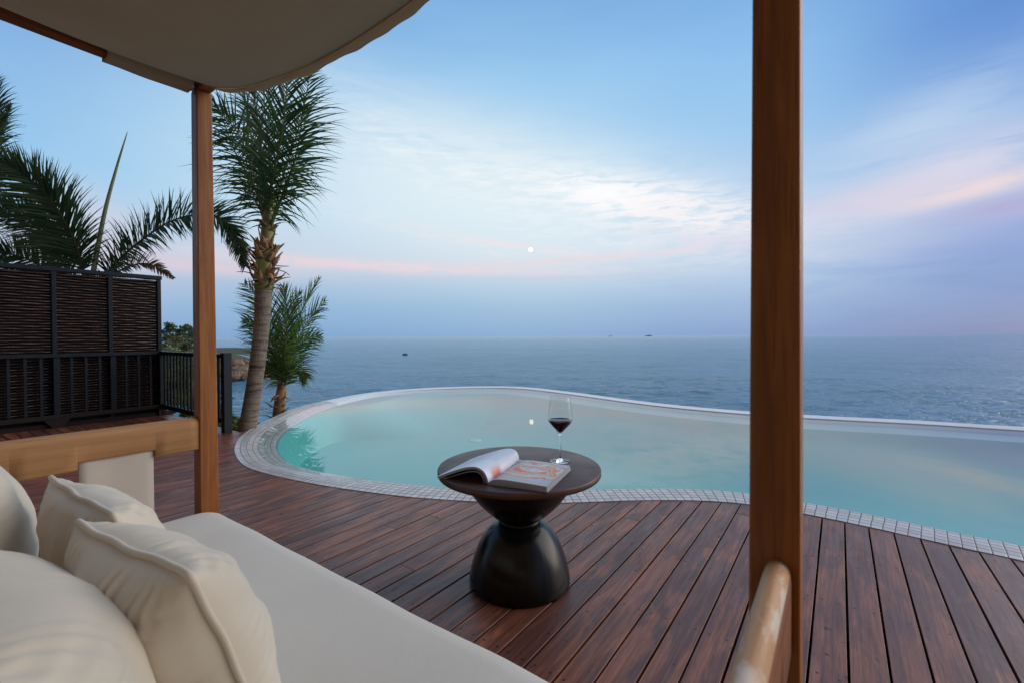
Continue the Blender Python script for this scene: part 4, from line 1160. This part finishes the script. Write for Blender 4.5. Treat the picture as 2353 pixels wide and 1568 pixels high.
# ------------------------------------------------------------------ palms
def bez(P_, n):
    """smooth curve through control points"""
    Q = [P_[0]] + list(P_) + [P_[-1]]; out = []
    m_ = len(P_) - 1
    for i in range(m_):
        a, b, c_, d = Q[i], Q[i + 1], Q[i + 2], Q[i + 3]
        kk = n // m_
        for j in range(kk):
            t = j / kk
            out.append(0.5 * ((2 * b) + (c_ - a) * t + (2 * a - 5 * b + 4 * c_ - d) * t * t + (3 * b - a - 3 * c_ + d) * t ** 3))
    out.append(P_[-1]); return out
def frond(parent, P_, nleaf, llen, mats, rr=0.012, start=0.15, ang=50, droop=0.35, wid=0.022, seed=0, upn=None, vee=25, jit=1.0, tipl=0.35, bunch=0.0):
    rnd = random.Random(seed); c_ = bez(P_, 40); n_ = len(c_); b_ = MB()
    rad = [rr * (1 - 0.85 * i / (n_ - 1)) for i in range(n_)]
    b_.tube(c_, rad, 6, mi=1)
    L = [0]
    for i in range(n_ - 1): L.append(L[-1] + (c_[i + 1] - c_[i]).length)
    T = L[-1]
    for side in (-1, 1):
        for k in range(nleaf):
            f = start + (1 - start) * (k + rnd.uniform(-.3, .3) * jit) / nleaf
            f = min(max(f, 0.02), 0.995); s_ = f * T; i = 0
            while i < n_ - 2 and L[i + 1] < s_: i += 1
            q = (s_ - L[i]) / max(1e-6, L[i + 1] - L[i]); p = c_[i].lerp(c_[i + 1], q)
            t_ = (c_[i + 1] - c_[i]).normalized()
            ref = upn if upn is not None else Z
            sd = t_.cross(ref)
            if sd.length < 1e-3: sd = t_.cross(X)
            sd.normalize(); nr = sd.cross(t_).normalized()
            g_ = (f - start) / (1 - start)
            ll = llen * (0.45 + 0.55 * math.sin(math.pi * min(1, g_ * 0.9 + 0.14)) ** 0.6) * (1 - (1 - tipl) * g_ ** 3) * rnd.uniform(0.88, 1.1)
            an = R(ang * (1 - 0.45 * g_) + rnd.uniform(-7, 7) * jit); vv = R(vee + rnd.uniform(-10, 10) * jit + (bunch * rnd.choice((-1, 0, 1))))
            d = (t_ * math.cos(an) + (sd * side * math.cos(vv) + nr * math.sin(vv)) * math.sin(an)).normalized()
            w_ = wid * rnd.uniform(0.8, 1.15); cur = p.copy(); dd = d.copy(); segs = 5
            wn = dd.cross(nr); wn = wn.normalized() if wn.length > 1e-3 else sd
            tw_ = rnd.uniform(-0.5, 0.5)
            wn = (wn * math.cos(tw_) + dd.cross(wn) * math.sin(tw_))
            prof = [0.55, 1.0, 0.95, 0.7, 0.38, 0.06]; r_ = rnd.random(); dr = droop * rnd.uniform(0.6, 1.9)
            pa = None
            for q_ in range(segs + 1):
                a0 = b_.vert(cur - wn * w_ * 0.5 * prof[q_]); a1 = b_.vert(cur + wn * w_ * 0.5 * prof[q_])
                if pa: b_.face((pa[0], pa[1], a1, a0), True, rnd=r_)
                pa = (a0, a1)
                dd = (dd + Vector((0, 0, -1)) * dr * (q_ + 1) / segs * 0.35).normalized()
                cur = cur + dd * (ll / segs)
    return b_.build('frond', mats, parent)
def trunk(par, P_, rads, mt, rings=True, seg=20, ringstep=0.05, name='trunk'):
    c_ = bez(P_, 160); n_ = len(c_); b_ = MB(); rad = []
    acc = 0.0
    for i in range(n_):
        f = i / (n_ - 1); q = f * (len(rads) - 1); k = min(int(q), len(rads) - 2); r_ = rads[k] + (rads[k + 1] - rads[k]) * (q - k)
        if i: acc += (c_[i] - c_[i - 1]).length
        ph = (acc / ringstep + 0.35 * noise.noise(Vector((acc * 9, 0, 0)))) % 1.0
        rad.append(r_ * (1 + (0.045 * (1 - ph) ** 2 - 0.02 + 0.02 * noise.noise(Vector((acc * 14, 3, 0))) if rings else 0.06 * noise.noise(Vector((acc * 20, 1, 0))))))
    b_.tube(c_, rad, seg)
    return b_.build(name, mt, par)
def m_palmtrunk():
    mm, t, b = mat('palm_trunk')
    co = t.new('ShaderNodeTexCoord').outputs['Object']; x, y, z = t.sep(co)
    rg = t.noise(t.comb(t.math('MULTIPLY', x, 3.0), t.math('MULTIPLY', y, 3.0), t.math('MULTIPLY', z, 26.0)), 1.2, 5, 0.65, 0.7)
    fi = t.noise(t.comb(t.math('MULTIPLY', x, 60.0), t.math('MULTIPLY', y, 60.0), t.math('MULTIPLY', z, 14.0)), 1.0, 4, 0.6)
    pa = t.noise(co, 5, 4, 0.6)
    cc = t.mix(t.mapr(rg, 0.36, 0.52), (0.055, 0.034, 0.022, 1), (0.26, 0.20, 0.155, 1))
    cc = t.mix(t.mapr(fi, 0.4, 0.62, 0.0, 0.5), cc, (0.14, 0.095, 0.065, 1))
    cc = t.mix(t.mapr(pa, 0.5, 0.7, 0.0, 0.35), cc, (0.33, 0.29, 0.25, 1))
    t.put(b.inputs['Base Color'], cc); pset(b, Roughness=0.85)
    t.put(b.inputs['Normal'], t.bump(t.math('ADD', rg, t.math('MULTIPLY', fi, 0.5)), 0.8, 0.012)); return mm
M['ptrunk'] = m_palmtrunk()
M['sheath'] = m_plain('leaf_base_green', (0.21, 0.20, 0.055), 0.5, 7, 0.5, 0.3)

def husks(par, centre_pts, radii, nn, seed, mt, size=0.14, up=0.0):
    """torn fibrous leaf bases around the crown shaft, one mesh"""
    rnd = random.Random(seed)
    for k in range(nn):
        b_ = MB()
        f = rnd.random(); q = f * (len(centre_pts) - 1); i = min(int(q), len(centre_pts) - 2)
        p = centre_pts[i].lerp(centre_pts[i + 1], q - i); r_ = radii[i] + (radii[i + 1] - radii[i]) * (q - i)
        a = rnd.uniform(0, 2 * math.pi); o = Vector((math.cos(a), math.sin(a), 0)); ln = size * rnd.uniform(0.5, 1.3)
        side = Vector((-o.y, o.x, 0)); w_ = size * rnd.uniform(0.18, 0.65)
        cur = p + o * r_ * 0.85; d = (o * rnd.uniform(0.15, 0.8 - 0.35 * up) + Z * rnd.uniform(-0.4 + up, 1.0)).normalized(); pa = None
        curl = rnd.uniform(-0.7, 0.5)
        for s_ in range(5):
            ww = w_ * (1, 0.95, 0.75, 0.45, 0.08)[s_] * 0.5; lift = o * 0.012 * math.sin(s_)
            a0, a1, a2 = b_.vert(cur - side * ww), b_.vert(cur + o * 0.014 * (1 - s_ / 4) + lift), b_.vert(cur + side * ww)
            if pa:
                b_.face((pa[0], pa[1], a1, a0), True); b_.face((pa[1], pa[2], a2, a1), True)
            pa = (a0, a1, a2); d = (d + (o * 0.2 + Z * curl) * 0.35).normalized(); cur = cur + d * ln / 4
        b_.build('torn_husk', mt, par, solid=0.004)
# --- tall palm beside the pool
D1 = 5.0
base = aty(568, 1010, D1 - 0.05)
p1 = empty('palm_tree', Vector((base.x, base.y, -0.7)), 'tall coconut palm with ringed grey trunk and ragged brown crown base beside the railing', 'palm tree', 'palms by the pool')
tpts = [aty(558, 1090, D1 - 0.05), aty(566, 1000, D1), aty(585, 880, D1), aty(600, 760, D1), aty(606, 660, D1)]
trunk(p1, tpts, [0.096, 0.094, 0.086, 0.081, 0.079, 0.081, 0.092], M['ptrunk'], ringstep=0.055)
cs = [aty(606, 665, D1), aty(608, 610, D1), aty(612, 560, D1), aty(616, 500, D1), aty(620, 430, D1)]
shaft1 = trunk(p1, cs, [0.095, 0.100, 0.085, 0.066, 0.060, 0.055, 0.03], M['sheath'], rings=False, name='crown_shaft')
husks(shaft1, cs[:3], [0.100, 0.105, 0.075], 85, 4, M['husk'], 0.15, 0.25)
husks(shaft1, cs[2:4], [0.075, 0.058], 9, 5, M['husk'], 0.12)
def fr1(P_, seed, n=54, L=0.64, tilt=0, mt=None, **kw):
    P3 = [aty(x, y, D1 + d) for x, y, d in P_]
    a = R(tilt)
    return frond(p1, P3, n, L, [mt or M['shaft'], M['rachis']], 0.017, seed=seed, upn=Vector((math.sin(a), -math.cos(a), 0.15)), **kw)
for k, (P_, kw) in enumerate([
    ([(618, 520, 0), (622, 400, .05), (608, 250, .1), (600, 60, .2)], dict(ang=46, droop=0.7, vee=8, tilt=10, L=0.55)),
    ([(612, 530, 0), (590, 420, -.1), (548, 310, -.2), (480, 230, -.3)], dict(ang=64, droop=1.1, vee=5, tilt=-20)),
    ([(622, 530, 0), (652, 400, .1), (690, 280, .2), (716, 150, .35)], dict(ang=60, droop=0.45, vee=12, tilt=15)),
    ([(622, 520, 0), (656, 430, -.2), (684, 340, -.35), (698, 230, -.5)], dict(ang=70, droop=0.55, vee=12, tilt=-10)),
    ([(612, 520, 0), (584, 430, .2), (540, 350, .35), (500, 240, .5)], dict(ang=64, droop=0.9, vee=10, tilt=25)),
    ([(616, 500, 0), (628, 400, -.3), (652, 280, -.5), (664, 110, -.6)], dict(ang=48, droop=0.5, vee=15, tilt=30)),
    ([(616, 500, 0), (600, 400, .4), (572, 290, .7), (550, 150, .8)], dict(ang=50, droop=0.8, vee=15, tilt=-35)),
    ([(614, 490, 0), (604, 390, -.35), (594, 290, -.5), (576, 190, -.7)], dict(ang=34, droop=2.2, vee=0, tilt=50, mt='pale', L=0.46, n=34)),
    ([(620, 530, 0), (634, 480, -.1), (656, 450, -.2), (680, 440, -.3)], dict(ang=56, droop=0.9, vee=0, tilt=0, L=0.42, n=16)),
    ([(612, 530, 0), (598, 482, .1), (576, 452, .15), (550, 446, .2)], dict(ang=56, droop=0.9, vee=0, tilt=0, L=0.42, n=16)),
    ]):
    if kw.get('mt') == 'pale': kw['mt'] = M['pale']
    fr1(P_, 100 + k, start=0.13, wid=0.0165, jit=1.7, **kw)
# --- young palm behind the pool rim
D2 = 6.7
b2p = aty(640, 960, D2)
p2 = empty('palm_tree', Vector((b2p.x, b2p.y, -1.2)), 'small young coconut palm with bright fronds rising behind the pool rim', 'palm tree', 'palms by the pool')
trunk2 = trunk(p2, [aty(634, 1110, D2), aty(638, 1000, D2), aty(641, 935, D2), aty(647, 885, D2), aty(655, 830, D2)], [0.10, 0.09, 0.078, 0.058, 0.045], M['husk'], rings=False)
husks(trunk2, [aty(640, 960, D2), aty(643, 920, D2), aty(648, 880, D2)], [0.08, 0.07, 0.05], 26, 8, M['husk'], 0.13)
for k, (P_, kw) in enumerate([
    ([(650, 890, 0), (668, 800, 0), (694, 710, .1), (732, 640, .2)], dict(ang=42, droop=0.3, vee=15)),
    ([(650, 890, 0), (672, 810, -.2), (706, 740, -.3), (748, 690, -.4)], dict(ang=48, droop=0.4, vee=15)),
    ([(648, 890, 0), (652, 800, .1), (655, 720, .1), (650, 655, .2)], dict(ang=46, droop=0.2, vee=15)),
    ([(646, 890, 0), (632, 800, -.1), (606, 710, -.1), (560, 650, -.1)], dict(ang=55, droop=0.2, vee=10)),
    ([(646, 890, 0), (636, 800, .3), (610, 740, .5), (580, 700, .6)], dict(ang=50, droop=0.4, vee=10)),
    ([(650, 880, 0), (668, 790, .4), (690, 740, .6), (715, 720, .8)], dict(ang=50, droop=0.5, vee=10)),
    ([(648, 880, 0), (655, 790, -.4), (668, 720, -.5), (690, 670, -.6)], dict(ang=46, droop=0.3, vee=10)),
    ([(646, 880, 0), (622, 800, 0), (590, 750, 0), (556, 735, 0)], dict(ang=55, droop=0.5, vee=10)),
    ([(652, 880, 0), (676, 812, .1), (704, 780, .1), (738, 770, .2)], dict(ang=52, droop=0.5, vee=10)),
    ([(652, 890, 0), (664, 858, -.1), (684, 850, -.2), (706, 866, -.3)], dict(ang=50, droop=0.7, vee=0)),
    ([(646, 890, 0), (634, 858, .1), (618, 850, .1), (600, 862, .1)], dict(ang=50, droop=0.7, vee=0)),
    ]):
    frond(p2, [aty(x, y, D2 + d) for x, y, d in P_], 46, 0.60 if P_[-1][1] < 720 else 0.46, [M['palm2'], M['rachis']], 0.012, seed=200 + k, start=0.08, wid=0.0165, jit=1.2, upn=Vector((math.sin((k * 1.7) % 1.4 - 0.7), -math.cos((k * 1.7) % 1.4 - 0.7), 0.1)), **kw)
# --- arching palm beyond the screen
D3 = 7.6
p3 = empty('palm_tree', aty(180, 980, D3), 'arching feathery palm clump growing behind the dark bamboo screen', 'palm tree')
trunk(p3, [aty(165, 1050, D3), aty(180, 850, D3), aty(195, 700, D3), aty(200, 630, D3)], [0.10, 0.09, 0.08, 0.07], M['ptrunk'])
def fr3(P_, seed, n=120, L=0.56, wid=0.027, mats=None, **kw):
    return frond(p3, [aty(x, y, D3 + d) for x, y, d in P_], n, L, mats or [M['palm3'], M['rachis_d']], 0.02, seed=seed, start=0.06, wid=wid, **kw)
CAMN = Vector((0, -1, 0.35))
fr3([(228, 650, 0), (273, 597, 0), (333, 546, 0), (394, 508, -.05), (450, 494, -.1), (505, 500, -.15), (540, 540, -.15), (564, 612, -.15)], 301, n=210, L=0.56, ang=66, droop=0.35, vee=20, bunch=16, upn=CAMN, tipl=0.6)
fr3([(196, 640, 0), (170, 550, -.1), (112, 455, -.2), (30, 385, -.4), (-70, 350, -.6)], 302, n=210, ang=62, droop=0.30, vee=15, bunch=14, L=0.74, upn=CAMN)
fr3([(176, 660, .2), (120, 560, .2), (40, 490, .3), (-80, 470, .4)], 303, n=170, ang=60, droop=0.35, vee=15, bunch=14, upn=CAMN, L=0.6)
fr3([(170, 690, .3), (90, 610, .4), (0, 580, .5), (-90, 590, .6)], 304, n=170, ang=66, droop=0.15, vee=15, bunch=12, upn=CAMN, L=0.55)
fr3([(-60, 620, .1), (-34, 450, .1), (-14, 330, .1), (-16, 210, .2), (-60, 110, .2)], 305, n=150, ang=66, droop=0.6, vee=8, L=0.66, upn=CAMN)
fr3([(-90, 600, -.2), (-50, 470, -.2), (-10, 400, -.2), (20, 370, -.2), (48, 400, -.2)], 307, n=120, ang=64, droop=0.6, vee=8, L=0.5, upn=CAMN)
fr3([(-80, 500, .3), (-40, 380, .3), (0, 290, .3), (24, 240, .3)], 309, n=120, ang=55, droop=0.8, vee=8, L=0.5, upn=CAMN)
fr3([(-90, 560, -.4), (-70, 440, -.4), (-40, 340, -.4), (-26, 260, -.4)], 308, n=110, ang=60, droop=0.5, vee=8, L=0.7, upn=CAMN)
fr3([(225, 665, .2), (280, 620, .2), (340, 606, .2), (400, 640, .2)], 306, n=60, L=0.34, upn=CAMN, mats=[M['dry'], M['rachis_d']], ang=60, droop=0.2, vee=35)
sp = MB(); sc_ = bez([aty(208, 660, D3 - .1), aty(238, 500, D3 - .1), aty(268, 385, D3 - .1), aty(293, 303, D3 - .1)], 60)
sp.tube(sc_, [0.036 * (1 - i / (len(sc_) - 1)) ** 0.8 + 0.003 for i in range(len(sc_))], 8)
sp.build('spear_leaf', m_plain('spear_leaf_olive', (0.17, 0.19, 0.11), 0.5, 5, 0.25, 0.1), p3)

# ------------------------------------------------------------------ shrubs and trees
def leafball(mesh_name, rad, nclump, nleaf, leaf, mt, seed, squash=0.75):
    rnd = random.Random(seed); b_ = MB()
    for c0_ in range(nclump):
        while True:
            q = Vector((rnd.uniform(-1, 1), rnd.uniform(-1, 1), rnd.uniform(-1, 1)))
            if 0.25 < q.length < 1: break
        cc = Vector((q.x * rad, q.y * rad, q.z * rad * squash)) * 0.85; cr = rad * rnd.uniform(0.18, 0.36); tone = rnd.random()
        for k in range(nleaf):
            d = Vector((rnd.gauss(0, 1), rnd.gauss(0, 1), rnd.gauss(0, 1))).normalized()
            p = cc + d * cr * rnd.uniform(0.6, 1.05); p.z = max(p.z, -rad * squash)
            a = Vector((rnd.gauss(0, 1), rnd.gauss(0, 1), rnd.gauss(0, .6))).normalized(); b = a.cross(d + a * 0.1)
            b = b.normalized() if b.length > 1e-3 else X
            s_ = leaf * rnd.uniform(0.6, 1.3); r_ = min(1, max(0, tone * 0.7 + 0.3 * rnd.random()))
            ii = [b_.vert(p + a * s_), b_.vert(p + b * s_ * 0.45), b_.vert(p - a * s_), b_.vert(p - b * s_ * 0.45)]
            b_.face(ii, rnd=r_)
    return b_
def tree(name, pos, rad, h, mt, seed, label, cat='tree', group=None, nclump=26, nleaf=46, leaf=0.3, squash=0.8):
    root = empty(name, pos, label, cat, group)
    b_ = leafball('crown', rad, nclump, nleaf, leaf, mt, seed, squash)
    for v_ in b_.v: v_ += pos + Z * h
    b_.build('crown', mt, root)
    t_ = MB(); rnd = random.Random(seed); lean_ = Vector((rnd.uniform(-.15, .15), rnd.uniform(-.15, .15), 0)) * h
    t_.tube([pos - Z * 0.3, pos + Z * h * 0.5 + lean_ * 0.5, pos + Z * h + lean_], [rad * 0.09, rad * 0.06, rad * 0.03], 7)
    for q in range(4):
        a = rnd.uniform(0, 6.28); t_.tube([pos + Z * h * 0.55 + lean_ * .5, pos + Z * h * 0.9 + Vector((math.cos(a), math.sin(a), 0.3)) * rad * 0.6], [rad * 0.04, rad * 0.015], 5)
    t_.build('trunk', M['bark'], root)
G_T = 'trees on the headland'
tl = [ # px, py of the crown centre, distance, radius, material, label
 (392, 752, 148, 2.4, 'tree_a', 'round dark green tree poking highest above the headland'),
 (412, 764, 150, 2.0, 'tree_a', 'dark tree just right of the highest headland tree'),
 (425, 758, 152, 2.6, 'tree_a', 'broad dark green tree on the headland beside the teak post'),
 (440, 768, 154, 2.6, 'tree_a', 'dark sloping headland tree half hidden by the teak post'),
 (390, 775, 142, 1.9, 'tree_c', 'yellow green tree below the highest headland tree'),
 (408, 782, 142, 2.0, 'tree_b', 'olive headland bush between the yellow green and dark trees'),
 (430, 778, 146, 2.2, 'tree_a', 'dark bush low on the headland by the teak post'),
 (386, 792, 138, 2.2, 'tree_b', 'olive brown bush at the railing end of the headland'),
 (418, 794, 138, 2.4, 'tree_b', 'wide pale olive bush low on the headland'),
 (444, 793, 139, 2.4, 'tree_b', 'olive bush low behind the teak post on the headland'),
 (468, 800, 142, 2.4, 'tree_a', 'dark bush hidden behind the teak post'),
 (372, 768, 150, 3.2, 'tree_a', 'dark headland tree against the screen edge'),
]
for k, (x, y, d, rd, mt, lb) in enumerate(tl):
    top = aty(x, y, d); gz = min(hl_z(top.x, top.y), top.z - 1.5); h = top.z - gz
    tree('headland_tree', Vector((top.x, top.y, gz)), rd, h, M[mt], 400 + k, lb, 'tree', G_T, 20, 34, 0.36)
sb = MB(); rnd = random.Random(5)
for k in range(260):
    x = rnd.uniform(-210, -80); y = rnd.uniform(126, 175); z = hl_z(x, y)
    if z < -8.6: continue
    l_ = leafball('x', rnd.uniform(1.2, 2.4), 8, 26, 0.38, None, k, 0.7)
    o_ = len(sb.v); sb.v += [q + Vector((x, y, z + 0.5)) for q in l_.v]
    for fi, f in enumerate(l_.f): sb.face([i + o_ for i in f], rnd=l_.rnd[fi])
tag(sb.build('headland_scrub', M['tree_b']), kind='stuff', label='olive scrub covering the headland slope', cat='undergrowth')
for k, (x, y, d, r_, mt, lb) in enumerate([
 (388, 880, 9.0, 0.55, 'tree_c', 'light green shrub seen through the short railing next to the corner'),
 (415, 860, 10.0, 0.65, 'tree_a', 'dark green shrub seen through the middle of the short railing'),
 (440, 900, 9.5, 0.6, 'tree_c', 'yellow green shrub behind the short railing near the teak post'),
 (470, 930, 10.0, 0.55, 'tree_a', 'dark shrub low behind the teak post'),
 (392, 845, 13.0, 0.8, 'tree_b', 'olive shrub rising farther behind the short railing')]):
    c_ = aty(x, y, d); gz = hill_z(c_.x, c_.y); gz = min(gz, c_.z - 0.4)
    tree('shrub', Vector((c_.x, c_.y, gz)), r_, c_.z - gz, M[mt], 500 + k, lb, 'shrub', 'garden shrubs below the railing', 18, 60, 0.055)
gc = MB()
for k in range(24):
    c_ = uvz(2.45 + rnd.uniform(0, .6), 5.85 + rnd.uniform(0, 2.2)); l_ = leafball('x', 0.16, 6, 24, 0.04, None, 900 + k, 0.5)
    o_ = len(gc.v); z_ = hill_z(c_.x, c_.y)
    gc.v += [q + Vector((c_.x, c_.y, max(z_, -1.2) + 0.12)) for q in l_.v]
    for fi, f in enumerate(l_.f): gc.face([i + o_ for i in f], rnd=l_.rnd[fi])
tag(gc.build('ground_cover', M['tree_c']), kind='stuff', label='low leafy ground cover below the short railing', cat='ground cover')

def boulder(name, pos, sx, sy, sz, mt, seed, label, cat='rock', group=None):
    bm = bmesh.new(); bmesh.ops.create_icosphere(bm, subdivisions=4, radius=1.0)
    for v_ in bm.verts:
        q = v_.co.copy(); d = 1 + 0.38 * noise.noise(q * 1.1 + Vector((seed, 0, 0))) + 0.16 * noise.noise(q * 2.7 + Vector((0, seed, 0))) + 0.07 * noise.noise(q * 7 + Vector((0, 0, seed)))
        for ax_ in (Vector((1, .3, .5)), Vector((-.6, .8, .4)), Vector((.2, -.9, .6)), Vector((0, .2, 1))):
            a = ax_.normalized(); e = (q * d).dot(a)
            if e > 0.72: d *= 0.72 / e + 0.25 * (1 - 0.72 / e)
        v_.co = Vector((q.x * d * sx, q.y * d * sy, q.z * d * sz))
    me = bpy.data.meshes.new(name); bm.to_mesh(me); bm.free(); me.materials.append(mt)
    o = bpy.data.objects.new(name, me); link(o); o.location = pos
    return tag(o, label, cat, group)
rk = [(545, 862, 136, 2.3, 'squarish pale boulder at the waterline right of the railing post'), (560, 850, 138, 2.8, 'large pinkish boulder above the waterline by the leaning trunk'), (575, 864, 136, 2.0, 'low dark footed boulder touching the sea left of the trunk'),
      (592, 852, 139, 2.5, 'tan boulder half hidden behind the leaning trunk'), (548, 836, 142, 2.6, 'brown boulder just under the far rocky slope'), (572, 834, 143, 2.4, 'rounded tan boulder high on the rocky shore'),
      (605, 862, 138, 2.0, 'boulder hidden behind the leaning trunk'), (622, 858, 141, 2.3, 'shaded boulder between the two palms'), (640, 862, 143, 2.0, 'shaded boulder behind the young palm stem'),
      (625, 842, 145, 2.6, 'brown boulder behind the young palm fronds'), (660, 864, 145, 1.7, 'last small shore boulder seen through the young palm'), (510, 850, 136, 2.7, 'reddish boulder seen through the end of the short railing'), (508, 830, 140, 2.6, 'upper boulder seen past the teak post')]
for k, (x, y, d, s_, lb) in enumerate(rk):
    p = aty(x, y, d); boulder('shore_boulder', p, s_ * 1.15, s_, s_ * 0.8, M['rock'], k * 3.7, lb, 'boulder', 'boulders on the rocky shore')
p = onz(931, 814, -12.0); boulder('sea_rock', Vector((p.x, p.y, -12.5)), 2.1, 1.4, 1.7, M['rock_d'], 44.0, 'small dark rock standing alone in the open sea', 'rock')
def islet(px, yd, w_, h, lb, seed):
    p = aty(px, 769, yd); b_ = MB(); n1_, n2_ = 40, 10; g = []
    for j in range(n2_ + 1):
        row = []
        for i in range(n1_ + 1):
            fx, fy = -1 + 2 * i / n1_, -1 + 2 * j / n2_
            e = max(0, 1 - fx * fx) ** 0.6 * max(0, 1 - fy * fy) ** 0.5
            row.append(b_.vert((p.x + fx * w_ / 2, yd + fy * w_ / 5, -13 + (h + 1) * e * (0.75 + 0.5 * noise.noise(Vector((fx * 3 + seed, fy, 0)))))))
        g.append(row)
    for j in range(n2_):
        for i in range(n1_): b_.face((g[j][i], g[j][i + 1], g[j + 1][i + 1], g[j + 1][i]), True)
    o = b_.build('islet', M['islet']); return tag(o, lb, 'island', 'islets on the horizon')
islet(1490, 5200, 90, 15, 'larger dark islet on the horizon near the teak post', 3)
islet(1402, 5200, 50, 7, 'tiny low islet on the horizon left of the larger one', 8)

# ------------------------------------------------------------------ moon
mp = aty(1219, 574, 9000)
mm, t, b = mat('moon_glow'); t.n.remove(b)
em = t.new('ShaderNodeEmission'); em.inputs[1].default_value = 2.2
nz_ = t.noise(t.new('ShaderNodeTexCoord').outputs['Object'], 0.03, 4, 0.5)
t.put(em.inputs[0], t.mix(nz_, (1.0, 0.80, 0.55, 1), (1.0, 0.88, 0.66, 1))); t.l.new(em.outputs[0], t.n['Material Output'].inputs[0])
bm = bmesh.new(); bmesh.ops.create_icosphere(bm, subdivisions=4, radius=42)
me = bpy.data.meshes.new('moon'); bm.to_mesh(me); bm.free(); me.materials.append(mm)
for pl in me.polygons: pl.use_smooth = True
mo = bpy.data.objects.new('moon', me); link(mo); mo.location = mp
tag(mo, 'small pale full moon low in the sky above the sea', 'moon')
